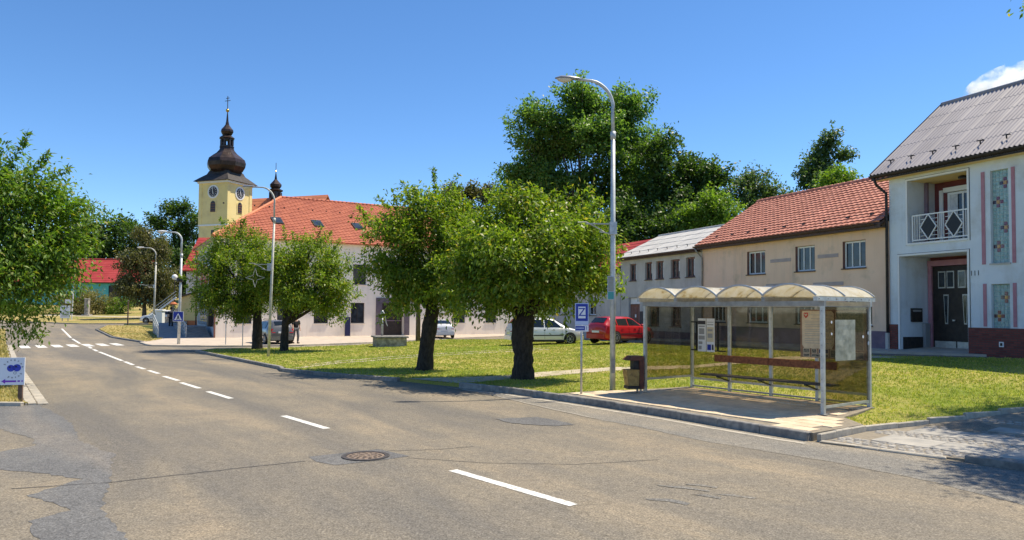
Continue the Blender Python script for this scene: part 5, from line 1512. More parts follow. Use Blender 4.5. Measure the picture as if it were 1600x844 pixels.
shrub('shrub', 'yellowish shrub behind the short stone pillar', (-54.8, 97), [(-54.7, 3.3, 1.5), (-53.6, 2.6, 1.4), (-55.5, 2.3, 1.3)], 6000, .22, 'leaf_shrub', 127, .28, 'yellow shrubs before the turquoise house')
shrub('shrub', 'reddish green shrub next to the drooping conifer', (-52.0, 98), [(-52.2, 2.9, 1.3), (-51.2, 3.1, 1.1), (-52.6, 2.1, 1.1)], 4500, .22, 'leaf_bright', 131, .26, 'yellow shrubs before the turquoise house')
shrub('hedge', 'low green hedge left of the white notice board', (-62.5, 96), [(-62.5, 2.0, 1.2), (-60.6, 1.9, 1.0), (-64.4, 2.1, 1.2), (-66.4, 2.2, 1.3)], 6000, .2, 'leaf_bright', 137, .25)

# ================================================================== BUS SHELTER
SA = R(-53.13)
S = thing('bus_shelter', 'bus shelter with four barrel vaulted yellowed roof panels and smoked glass walls', 'bus shelter', (3.53, 19.48, .168), SA)
SL, SDp, SE = 5.0, 1.9, 2.27
bay = SL / 4
def post(x, y, z1, mt='steel_frame', w=.075):
    p = MB().box(x - w / 2, x + w / 2, y - w / 2, y + w / 2, 0, z1).build('post', mt, S)
    box('foot_plate', 'steel_dull', p, x - .08, x + .08, y - .08, y + .08, -.005, .012)
    return p
for x in (0, SL):
    p = post(x, 0, SE)
    for k in range(9):
        MB().ydisc(x, .25 + k * .24, .011, -.046, -.038, 8).build('bolt', 'steel_dull', p)
for i in range(5):
    post(i * bay, SDp, SE)
box('front_beam', 'steel_dull', S, -.06, SL + .06, -.04, .04, SE, SE + .11)
box('back_beam', 'steel_frame', S, -.06, SL + .06, SDp - .04, SDp + .04, SE, SE + .11)
OVF, OVB = .27, .22
for i in range(5):
    b = MB().box(i * bay - .045, i * bay + .045, -OVF, SDp + OVB, SE + .112, SE + .20).build('side_beam' if i in (0, 4) else 'valley_beam', 'steel_frame' if i in (0, 4) else 'steel_dull', S)
    if i == 4:
        for k in range(7):
            o = MB().lathe([(.014, 0), (.014, .012), (.004, .016)], 8).build('bolt', 'steel_dull', b)
            o.location = (i * bay + .045, -.2 + k * .34, SE + .155); o.rotation_euler = (0, R(90), 0)
RISE = .24
def arc(i, off, n=14):
    r = (bay * bay / 4 + RISE * RISE) / (2 * RISE); cz = SE + .20 + RISE - r; h = math.asin(bay / 2 / r)
    return [(bay * (i + .5) + (r + off) * math.sin(-h + 2 * h * k / n), cz + (r + off) * math.cos(-h + 2 * h * k / n)) for k in range(n + 1)]
for i in range(4):
    A, B = arc(i, .022), arc(i, .012)
    m = MB(); n = len(A); ys = [-OVF, .45, 1.25, SDp + OVB]
    for y in ys:
        m.v.extend([(x, y, z) for x, z in A])
    for y in ys:
        m.v.extend([(x, y, z) for x, z in B])
    q = len(ys)
    for j in range(q - 1):
        for k in range(n - 1):
            m.f.append((j * n + k, j * n + k + 1, (j + 1) * n + k + 1, (j + 1) * n + k))
            o = q * n
            m.f.append((o + j * n + k, o + (j + 1) * n + k, o + (j + 1) * n + k + 1, o + j * n + k + 1))
    m.build('roof_panel', 'polycarbonate', S, True)
    for y in (-OVF, .87, SDp + OVB):
        pr = arc(i, .03)
        MB().tube([(x, y, z) for x, z in pr], .024, 6).build('roof_rib', 'steel_frame', S)
    MB().tube([(x, SDp, z) for x, z in arc(i, -.01, 8)], .02, 5).build('roof_rib', 'steel_dull', S)
    m = MB(); A = arc(i, 0)
    m.prism_xz([(x, z) for x, z in A[::-1]] , SDp + .02, SDp + .032).build('gable_pane', 'polycarbonate', S)
# glass walls
def panel(x0, y0, x1, y1, z0, z1):
    d = Vector((x1 - x0, y1 - y0)); L = d.length; a = math.atan2(d.y, d.x)
    g = MB().box(.045, L - .045, -.004, .004, z0 + .02, z1 - .01).build('glass_panel', 'smoked_glass', S, False, (x0, y0, 0), a)
    MB().box(.038, L - .038, -.025, .025, z0 - .035, z0 + .02).build('bottom_rail', 'steel_frame', S, False, (x0, y0, 0), a)
    MB().box(.038, L - .038, -.02, .02, z1 - .012, z1 + .0).build('top_rail', 'steel_dull', S, False, (x0, y0, 0), a)
    return g
panel(0, 0, 0, SDp, .36, SE)
for i in range(4):
    panel(i * bay, SDp, (i + 1) * bay, SDp, .30, SE)
panel(SL, 0, SL, SDp, .16, SE)
# bench
bn = box('bench_seat', 'bench_seat', S, .72, 4.42, 1.34, 1.68, .45, .49)
for x in (bay, 2 * bay, 3 * bay):
    MB().bar((x, SDp - .04, .30), (x, 1.36, .44), .04, .03).bar((x, SDp - .04, .43), (x, 1.36, .435), .04, .02).build('bench_bracket', 'black_metal', bn)
for a, b in ((.86, 2.52), (2.535, 4.3)):
    bk = MB().chbox(a, b, 1.76, 1.80, .80, .98, .008).build('backrest_board', 'bench_wood', S)
    box('board_bracket', 'steel_dull', bk, a + .4, a + .45, 1.805, SDp - .04, .86, .92)
box('floor_rail', 'steel_dull', S, 0, SL, SDp - .02, SDp + .02, .06, .10)
sw = S.matrix_world
def on_shelter(name, label, cat, x, y, z, rot=0.0):
    c_, s_ = math.cos(SA), math.sin(SA)
    return thing(name, label, cat, (3.53 + c_ * x - s_ * y, 19.48 + s_ * x + c_ * y, .168 + z), SA + rot)
# timetable holder
tt = on_shelter('timetable_holder', 'black frame with two narrow timetable boards on the shelter wall', 'timetable', 0, SDp - .1, 0)
MB().bar((.05, 0, 1.85), (1.2, 0, 1.85), .035).bar((.05, 0, 1.08), (1.2, 0, 1.08), .035).bar((.24, 0, 1.08), (.24, 0, 1.85), .035).bar((.95, 0, 1.08), (.95, 0, 1.85), .035).build('frame', 'black_metal', tt)
for x0, cols in ((.32, [('print_dark', .82, .93, .0, 1), ('print_grey', .74, .78, .1, .9), ('print_grey', .52, .7, .15, .85), ('print_grey', .36, .48, .1, .9), ('print_grey', .22, .3, .1, .6), ('print_grey', .06, .17, .1, .5)]),
                 (.61, [('print_grey', .88, .9, .1, .9), ('print_grey', .80, .83, .1, .9), ('print_tan', .30, .74, .06, .94), ('print_grey', .62, .68, .15, .8), ('print_grey', .42, .55, .15, .8), ('sign_blue', .05, .22, .1, .6), ('print_dark', .06, .22, .68, .92)])):
    bd = box('timetable_board', 'sign_white', tt, x0, x0 + .26, -.05, -.03, 1.05, 1.95)
    for j, (mt, a, b, c, d) in enumerate(cols):
        box('printed_block', mt, bd, x0 + .26 * c + .004, x0 + .26 * d - .004, -.0525 - .0006 * j, -.0501, 1.05 + .9 * a, 1.05 + .9 * b)
# big information board
ib = on_shelter('information_board', 'large brown information board with crest and small photos in the shelter', 'notice board', 3.38, SDp - .09, 0)
bd = box('board', 'print_brown', ib, 0, 1.62, -.02, .02, 1.06, 2.2)
pg = MB().prism_xz([(.05, 1.36), (.10, 1.28), (.80, 1.28), (.86, 1.40), (.86, 2.1), (.80, 2.17), (.06, 2.17), (.05, 2.12)], -.026, -.021).build('page', 'print_cream', ib)
MB().prism_xz([(.10, 2.13), (.10, 2.05), (.155, 1.99), (.21, 2.05), (.21, 2.13)], -.031, -.0265).build('crest', 'print_red', pg)
MB().prism_xz([(.12, 2.11), (.12, 2.08), (.155, 2.04), (.19, 2.08), (.19, 2.11), (.155, 2.09)], -.034, -.0312).build('crest_emblem', 'print_cream', pg)
for k, (z, a, b) in enumerate([(2.07, .28, .8), (1.98, .28, .78), (1.92, .12, .8), (1.88, .12, .76), (1.84, .12, .8), (1.80, .12, .7), (1.72, .12, .8), (1.68, .12, .74), (1.62, .12, .8), (1.58, .12, .78), (1.50, .12, .8), (1.46, .12, .66), (1.40, .14, .8)]):
    box('text_line', 'print_grey', pg, a, b, -.0275, -.0262, z, z + .010)
for (a, c) in ((.09, 1.27), (.33, 1.27), (.57, 1.27)):
    pass
for k, (a, b, c, d) in enumerate([(.07, .25, 1.165, 1.275), (.29, .43, 1.165, 1.275), (.47, .72, 1.165, 1.275), (.07, .25, 1.075, 1.155), (.29, .52, 1.075, 1.155), (.56, .72, 1.075, 1.155), (.76, 1.0, 1.08, 1.27), (1.04, 1.56, 1.08, 1.24), (.9, 1.56, 1.28, 2.16)]):
    f_ = box('photo_border', 'print_cream', ib, a, b, -.024, -.0205, c, d)
    box('photo', 'print_photo' if k != 2 else 'blue_panel', f_, a + .012, b - .012, -.0275, -.0242, c + .012, d - .012)
# paper notice and stickers on the right glass
pn = on_shelter('paper_notice', 'pale crumpled paper notice taped to the right glass wall', 'notice', SL + .012, 0, 0, R(90))
g_ = np.random.default_rng(2)
V = []; F = []
for j in range(9):
    for i in range(7):
        V.append((.46 + .82 * i / 6, -.006 - .010 * g_.random() * (1 if 0 < i < 6 else .3), 1.10 + .88 * j / 8))
F = [(j * 7 + i, j * 7 + i + 1, (j + 1) * 7 + i + 1, (j + 1) * 7 + i) for j in range(8) for i in range(6)]
MB().add(V, F).build('sheet', 'paper', pn)
for k, (a, c, r) in enumerate([(.32, 1.93, .03), (.32, 1.68, .028), (.5, 1.94, .022), (1.16, 1.94, .022), (1.62, 1.6, .035), (1.86, 1.45, .045), (1.85, 1.68, .04)]):
    st = on_shelter('sticker', ['round white sticker high on the right glass by the post', 'white sticker below the first by the post', 'white tape at the top left of the paper notice', 'white tape at the top right of the paper notice', 'small white sticker right of the paper notice', 'round white sticker lowest on the right glass', 'white sticker near the rear edge of the right glass'][k], 'sticker', SL + .008, 0, 0, R(90))
    MB().ydisc(a, c, r, -.012, -.009, 12).build('disc', 'sign_white', st)

# ---- litter bin
bi = thing('litter_bin', 'brown litter bin with yellowish container beside the shelter', 'bin', (3.24, 19.3, .168), R(12))
MB().box(.05, .16, -.2, .2, .12, .96).build('back_panel', 'bin_brown', bi)
MB().add([(-.30, -.17, .62), (.04, -.19, .62), (.04, .19, .62), (-.30, .17, .62), (-.24, -.14, .20), (.04, -.16, .20), (.04, .16, .20), (-.24, .14, .20)], [(3, 2, 1, 0), (4, 5, 6, 7), (0, 1, 5, 4), (1, 2, 6, 5), (2, 3, 7, 6), (3, 0, 4, 7)]).build('container', 'bin_yellow', bi)
MB().add([(-.29, -.22, .86), (.16, -.22, .86), (.16, .22, .86), (-.29, .22, .86), (-.16, -.2, .97), (.16, -.2, .97), (.16, .2, .97), (-.16, .2, .97)], [(3, 2, 1, 0), (4, 5, 6, 7), (0, 1, 5, 4), (1, 2, 6, 5), (2, 3, 7, 6), (3, 0, 4, 7)]).build('hood', 'bin_brown', bi)
MB().box(-.26, .05, -.17, .17, .12, .19).build('bottom_tray', 'dark_trim', bi)
MB().box(-.1, .05, -.12, .12, .63, .855).build('throat', 'dark_trim', bi)
for y in (-.12, .12):
    MB().bar((.1, y, -.02), (.1, y, .14), .04).build('leg', 'steel_dull', bi)

# ---- bus stop sign
bs = thing('bus_stop_sign', 'blue bus stop sign with white letter Z on a slim pole', 'sign', (1.8, 19.0, .14), R(4))
MB().tube([(0, 0, -.02), (0, 0, 2.3)], .028, 10).build('pole', 'galvanised', bs, True)
bo = MB().box(-.175, .175, -.045, -.03, 1.80, 2.36).build('sign_plate', 'sign_pale', bs)
box('blue_field', 'sign_blue', bo, -.155, .155, -.048, -.0452, 1.90, 2.34)
box('white_field', 'sign_white', bo, -.095, .095, -.051, -.0482, 1.97, 2.27)
text('letter', 'Z', .30, 'sign_blue', bo, (0, -.053, 2.12))
pl = MB().box(-.175, .175, -.045, -.03, 1.63, 1.79).build('number_plate', 'sign_white', bs)
box('name_strip', 'sign_blue', pl, -.165, .08, -.048, -.0452, 1.66, 1.77)
for k in range(6):
    box('name_letter', 'sign_pale', pl, -.14 + k * .033, -.118 + k * .033, -.050, -.0482, 1.695, 1.735)
text('letter', '1', .13, 'sign_blue', pl, (.125, -.047, 1.715))
for z in (1.7, 2.2):
    box('clamp', 'steel_dull', bs, -.05, .05, -.03, .03, z, z + .03)

# ================================================================== STREET LAMPS
def lamp(label, x, y, h, arm, rr, base_r, mt, head_len, top_mt='lamp_hood', z0=.1, lean=(0, 0), joint=None, glass=True):
    """arm: horizontal offset (dx, dy) of the lamp head"""
    z = hz(x, y) + z0
    L = thing('street_lamp', label, 'street lamp', (x, y, z), 0, 'street lamps')
    j = joint or h * .82
    MB().tube([(0, 0, -.1), (lean[0] * .5, lean[1], j * .5), (lean[0], lean[1], j)], [base_r, base_r * .9, base_r * .75], 14).build('pole', mt, L, True)
    MB().tube([(lean[0], lean[1], j - .12), (lean[0], lean[1], j + .1)], base_r * .95, 14).build('collar', mt, L, True)
    a = Vector((arm[0], arm[1], 0)); d = a.normalized()
    p0 = Vector((lean[0], lean[1], j)); top = Vector((lean[0], lean[1], h))
    pts = [p0, p0.lerp(top, .5) + d * rr * .02]
    R0 = rr
    c = p0 + d * R0 + Vector((0, 0, h - R0 - j))
    for k in range(0, 9):
        t = R(180 - 78 * k / 8)
        pts.append(c + d * R0 * math.cos(t) + Vector((0, 0, R0 * math.sin(t))))
    end = p0 + a + Vector((0, 0, h - j - (.02)))
    end.z = pts[-1].z + .06 * (end - pts[-1]).length
    pts.append(end)
    MB().tube(pts, [base_r * .6] * (len(pts) - 2) + [base_r * .5, base_r * .45], 10).build('arm', mt, L, True)
    hl = head_len
    hd = MB(); prof = [(0, .03, .03), (.08, .07, .05), (.45, .12, .075), (.8, .115, .065), (1.0, .03, .02)]
    sd_ = Vector((-d.y, d.x, 0)); n = 10
    for t, w, hh in prof:
        c0 = end + d * (t * hl - .08)
        for k in range(n):
            an = math.pi * k / (n - 1)
            hd.v.append(tuple(c0 + sd_ * w * math.cos(an) + Vector((0, 0, hh * math.sin(an) * 1.25))))
    for i in range(len(prof) - 1):
        for k in range(n - 1):
            hd.f.append((i * n + k, (i + 1) * n + k, (i + 1) * n + k + 1, i * n + k + 1))
        hd.f.append((i * n, i * n + n - 1, (i + 1) * n + n - 1, (i + 1) * n))
    ho = fixn(hd.build('lamp_head', top_mt, L, True))
    if glass:
        gd = MB()
        for t, w, hh in [(.35, .02, .01), (.42, .085, .05), (.65, .105, .085), (.86, .08, .05), (.95, .01, .01)]:
            c0 = end + d * (t * hl - .08)
            for k in range(n):
                an = math.pi * k / (n - 1)
                gd.v.append(tuple(c0 + sd_ * w * math.cos(an) - Vector((0, 0, hh * math.sin(an) * 1.3 + .004))))
        for i in range(4):
            for k in range(n - 1):
                gd.f.append((i * n + k, i * n + k + 1, (i + 1) * n + k + 1, (i + 1) * n + k))
        fixn(gd.build('lamp_glass', 'lamp_glass', ho, True))
    return L
l1 = lamp('tall pale street lamp with curved arm beside the bus stop', 2.79, 20.36, 8.62, (-1.0, -.12), .75, .08, 'lamp_pole', .72, z0=.1, joint=7.1)
l2 = lamp('slim weathered street lamp with star decoration between the cherry trees', -11.2, 34.0, 7.85, (-1.05, .1), .7, .066, 'lamp_pole_weathered', .6, z0=.1, joint=6.3, lean=(.16, 0))
l3 = lamp('street lamp with a dark box and crossing sign before the ramp', -20.65, 45.74, 6.95, (-1.0, .0), .55, .09, 'lamp_pole', .62, 'white_plastic', .08, joint=5.5, lean=(.06, 0))
l4 = lamp('distant street lamp beside the drooping conifer', -36.45, 75.0, 8.0, (-1.3, 0), .8, .10, 'lamp_pole_weathered', .75, 'white_plastic', .1, joint=6.4, lean=(.1, 0))
# fixtures on the lamps (Christmas brackets)
def bracket(par, z, dx, star=False):
    b = MB().bar((0, 0, z), (dx, 0, z), .035).bar((0, 0, z - .28), (dx * .5, 0, z - .22), .03).tube([(dx * .25, 0, z - .26), (dx * .6, 0, z - .1), (dx, 0, z + .05), (dx * 1.3, 0, z + .04)], .018, 6).build('bracket', 'lamp_pole_weathered', par)
    box('clamp', 'galvanised', par, -.1, .1, -.1, .1, z - .3, z + .05)
    if star:
        m = MB(); cx, cz = dx * .9, z - .62
        for k in range(4):
            a = R(90 * k)
            p = Vector((cx + .45 * math.cos(a), -.02, cz + .45 * math.sin(a)))
            for s in (-1, 1):
                q = Vector((cx + .14 * math.cos(a + s * R(45)), -.02, cz + .14 * math.sin(a + s * R(45))))
                m.bar(p, q, .02)
        m.build('star_decoration', 'lamp_pole_weathered', b)
bracket(l1, 4.62, -.75)
bracket(l2, 4.25, -.75, True)
bracket(l4, 4.2, -1.2)
ip = MB().box(-.16, .02, -.13, -.11, 2.52, 3.16).build('information_plate', 'sign_pale', l1)
box('plate_face', 'paper', ip, -.15, .01, -.132, -.1302, 2.74, 3.15)
box('plate_foot', 'print_teal', ip, -.15, .01, -.132, -.1302, 2.53, 2.73)
for k in range(8):
    box('plate_line', 'print_grey', ip, -.14, .0, -.134, -.1322, 2.78 + k * .045, 2.795 + k * .045)
box('door_hatch', 'steel_dull', l1, -.05, .05, -.105, -.09, .5, .9)
sb = MB().lathe([(.19, 0), (.2, .08), (.2, .2), (.17, .26)], 14, (0, -.02, 3.85)).build('dark_box', 'black_metal', l3)
box('box_bracket', 'sign_white', l3, -.3, .3, -.03, .03, 3.98, 4.04)
cs = thing('crossing_sign', 'square blue pedestrian crossing sign on the lamp before the ramp', 'sign', (-20.65, 45.62, 1.52), R(8))
sp_ = box('sign_plate', 'sign_white', cs, -.31, .31, -.03, -.01, -.05, .57)
box('blue_field', 'sign_blue', sp_, -.285, .285, -.033, -.0302, -.025, .545)
MB().prism_xz([(-.23, .04), (.23, .04), (0, .47)], -.036, -.0332).build('white_triangle', 'sign_white', sp_)
MB().prism_xz([(-.04, .33), (.04, .33), (.05, .2), (.1, .06), (.05, .06), (0, .17), (-.05, .06), (-.1, .06), (-.05, .2)], -.039, -.0362).build('walking_figure', 'print_dark', sp_)
box('clamp', 'steel_dull', cs, -.12, .12, -.01, .14, .2, .24)
# globe lamp
gl_ = thing('globe_lamp', 'white globe lamp on a thin post behind the ramp', 'lamp', (-35.6, 77.6, hz(-35.6, 77.6)))
MB().tube([(0, 0, -.1), (0, 0, 5.0)], .05, 8).build('pole', 'dark_trim', gl_)
MB().lathe([(.02, 4.95), (.2, 5.02), (.3, 5.25), (.22, 5.48), (.03, 5.56)], 14).build('globe', 'white_plastic', gl_, True)

# ================================================================== SIGNS AND POSTS ON THE LEFT
fs = thing('farm_sign', 'white sign with blueberries and purple arrow on a wooden post', 'sign', (-11.62, 17.42, .05), R(12))
box('post', 'post_wood', fs, .0, .09, -.01, .05, -.1, .62)
fb = box('sign_board', 'sign_white', fs, -.55, .14, -.04, -.012, .42, 1.06)
for (x, z, r) in ((-.02, .82, .085), (-.15, .81, .08)):
    MB().ydisc(x, z, r, -.046, -.0402, 20).build('berry', 'print_berry', fb)
    MB().ydisc(x - .02, z + .03, r * .3, -.049, -.0462, 8).build('berry_crown', 'blue_panel', fb)
MB().tube([(-.06 + .03 * math.cos(R(a)), -.043, .70 + .03 * math.sin(R(a))) for a in range(0, 361, 40)], .005, 4).build('ring_mark', 'print_grey', fb)
def curved(txt, r, a0, a1, flip):
    for k, ch in enumerate(txt):
        a = R(a0 + (a1 - a0) * k / (len(txt) - 1))
        rot = (a - R(90)) if not flip else (a + R(90))
        o = text('letter', ch, .068, 'print_dark', fb, (-.1 + r * math.cos(a), -.043, .80 + r * math.sin(a)))
        o.rotation_euler = (R(90), 0, 0)
        o.rotation_mode = 'XYZ'
        o.rotation_euler = (Matrix.Rotation(-rot, 3, 'Y') @ Matrix.Rotation(R(90), 3, 'X')).to_euler()
curved('kavárna', .205, 150, 12, False)
curved('potok', .205, 245, 325, True)
MB().prism_xz([(-.34, .505), (-.26, .56), (-.26, .525), (-.03, .525), (-.03, .485), (-.26, .485), (-.26, .45)], -.046, -.0402).build('arrow', 'print_purple', fb)
box('arrow_mark', 'print_purple', fb, .0, .05, -.046, -.0402, .49, .525); box('arrow_mark', 'print_purple', fb, .085, .105, -.046, -.0402, .485, .53)

nb = thing('notice_board', 'white notice board with triangle and text on the far verge', 'notice board', (-49.7, 82.0, hz(-49.7, 82) + .05), R(6))
for x in (-.3, .3):
    box('leg', 'steel_dull', nb, x - .04, x + .04, -.02, .03, -.1, .5)
nbd = box('board', 'sign_white', nb, -.52, .52, -.05, -.02, .35, 1.75)
MB().prism_xz([(-.14, 1.12), (.14, 1.12), (0, 1.36)], -.054, -.0502).build('triangle_mark', 'print_grey', nbd)
for z, a, b in ((1.5, -.36, .36), (1.0, -.2, .2), (.86, -.4, .4), (.76, -.4, .4), (.66, -.34, .34), (.54, -.4, .4)):
    box('text_line', 'print_grey', nbd, a, b, -.053, -.0502, z, z + .06)
fp = thing('flag_pole', 'tall thin white pole with a small plate behind the notice board', 'pole', (-50.6, 84.7, hz(-50.6, 84.7) + .05))
MB().tube([(0, 0, -.1), (.25, 0, 6.3)], [.06, .05], 8).build('pole', 'white_paint', fp)
box('plate', 'sign_white', fp, -.75, -.05, -.08, -.06, 1.9, 2.35)
sp = thing('stone_pillar', 'short stone pillar in front of the yellow shrubs', 'pillar', (-54.5, 94.5, hz(-54.5, 94.5) + .05))
MB().chbox(-.5, .5, -.4, .4, -.1, .18, .04).build('base', 'stone', sp)
MB().chbox(-.24, .24, -.22, .22, .18, 2.1, .03).build('shaft', 'stone', sp); MB().chbox(-.28, .28, -.26, .26, 2.1, 2.22, .04).build('cap', 'stone', sp)
ps = thing('thin_post', 'thin wooden post on the far grass by the drooping conifer', 'post', (-39.7, 76.2, hz(-39.7, 76.2) + .05))
MB().chbox(-.05, .05, -.05, .05, -.1, 2.45, .01).build('shaft', 'post_wood', ps); MB().chbox(-.065, .065, -.065, .065, 2.45, 2.5, .01).build('cap', 'steel_dull', ps)
for k, (x, y, lab) in enumerate([(-17.6, 45.4, 'left one of two sign posts behind the leftmost cherry tree'), (-15.9, 43.6, 'right one of two sign posts behind the leftmost cherry tree')]):
    p = thing('parking_sign', lab, 'sign', (x, y, .08), R(4), 'parking signs by the pavement')
    MB().tube([(0, 0, -.1), (0, 0, 2.5)], .03, 8).build('pole', 'galvanised', p)
    q = box('sign_plate', 'sign_blue' if k == 0 else 'sign_back', p, -.22, .22, -.05, -.035, 2.05, 2.6)
    if k == 0:
        text('letter', 'P', .4, 'sign_white', q, (0, -.052, 2.33))
wp = tag(MB().tube([(-6.4, 50.4, .0), (-6.4, 50.4, 5.2)], [.17, .13], 10).build('utility_pole', 'bark_grey', None, True), 'dark wooden pole behind the second cherry tree', 'pole')

# ================================================================== WELL WITH HAND PUMP
wl = thing('well', 'low square stone well with slab cover on the lawn', 'well', (-7.05, 42.6, hz(-7.05, 42.6) + .08), R(18))
MB().chbox(-.85, .85, -.85, .85, -.1, .52, .02).build('wall', 'stone', wl)
MB().chbox(-.95, .95, -.95, .95, .52, .62, .03).build('cover_slab', 'kerb_stone', wl)
pu = thing('hand_pump', 'iron hand pump standing on the stone well', 'pump', (-7.5, 42.7, hz(-7.05, 42.6) + .70), R(18))
MB().tube([(0, 0, 0), (0, 0, 1.15)], [.07, .055], 10).build('barrel', 'galvanised', pu, True)
MB().lathe([(.1, 1.15), (.11, 1.3), (.07, 1.42), (.02, 1.5)], 10).build('head', 'galvanised', pu, True)
MB().tube([(0, 0, .72), (-.3, 0, .72), (-.4, 0, .66)], .03, 8).build('spout', 'steel_dull', pu)
MB().tube([(.02, 0, 1.4), (.12, 0, 1.3), (.22, 0, .75), (.3, 0, .55)], .025, 8).build('handle', 'galvanised', pu)

# ================================================================== RAMP, STEPS AND RAILINGS
ca2, sa2 = math.cos(CA), math.sin(CA)
def cpos(x, y):
    return -22.41 + ca2 * x - sa2 * y, 55.74 + sa2 * x + ca2 * y
RP = thing('entrance_ramp', 'shaded concrete ramp beside the cream building', 'ramp', (-22.41, 55.74, 0), CA)
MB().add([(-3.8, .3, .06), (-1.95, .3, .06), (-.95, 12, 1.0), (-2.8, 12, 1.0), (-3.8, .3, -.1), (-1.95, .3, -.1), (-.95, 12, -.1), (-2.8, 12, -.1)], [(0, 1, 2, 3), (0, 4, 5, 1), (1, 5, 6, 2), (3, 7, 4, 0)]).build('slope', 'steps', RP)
ST = thing('entrance_steps', 'broad shaded steps between the ramp and the cream building', 'steps', (-22.41, 55.74, 0), CA)
for k in range(6):
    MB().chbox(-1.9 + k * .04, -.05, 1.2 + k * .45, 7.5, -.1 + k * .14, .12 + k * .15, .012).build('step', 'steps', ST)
def railing(name, label, x, y0, y1, z0, z1, mt):
    r = thing(name, label, 'railing', (-22.41, 55.74, 0), CA, 'ramp railings')
    n = 6
    for k in range(n + 1):
        t = k / n; y = y0 + (y1 - y0) * t; z = z0 + (z1 - z0) * t
        MB().bar((x + .085 * y, y, z - .05), (x + .085 * y, y, z + .98), .05).build('upright', mt, r)
    for h in (.35, .65, .98):
        MB().bar((x + .085 * y0, y0, z0 + h), (x + .085 * y1, y1, z1 + h), .045).build('rail', mt, r)
railing('ramp_railing', 'pale railing along the outer edge of the ramp', -3.9, .4, 9, .06, .8, 'lamp_pole')
railing('ramp_railing', 'pale railing between the ramp and the steps', -2.0, .6, 9, .08, .85, 'lamp_pole')
SR = thing('garden_stairs', 'flight of stone stairs with sloping rail left of the ochre annex', 'stairs', (-37.3, 77.0, hz(-37, 77)), R(0))
for k in range(9):
    MB().chbox(.2 + k * .12, 3.2, k * .32, 3.2, k * .22 - .1, .08 + (k + 1) * .22, .02).build('step', 'stone', SR)
MB().bar((-.6, -.05, .9), (2.2, -.05, 3.0), .08, .16).build('stringer', 'white_paint', SR)
for k in range(2):
    MB().bar((-.6, -.1, 1.2 + k * .35), (2.2, -.1, 3.3 + k * .35), .05).build('hand_rail', 'galvanised', SR)
fc = thing('gate_pillar', 'white gate pillar at the head of the ramp', 'pillar', (-35.4, 74.2, hz(-35.4, 74.2)))
MB().chbox(-.32, .32, -.3, .3, -.1, 1.75, .03).build('shaft', 'white_paint', fc); MB().chbox(-.4, .4, -.38, .38, 1.75, 1.9, .05).build('cap', 'white_paint', fc)
pt = thing('terracotta_canopy', 'small terracotta tiled canopy above the stairs', 'canopy', (-35.4, 77.0, hz(-36.3, 77) + 2.3))
MB().lathe([(.42, 0), (.34, .14), (.16, .26), (.03, .3)], 12).build('cap', 'terracotta', pt, True); MB().lathe([(.12, -2.6), (.12, .02)], 8).build('support', 'stone', pt)

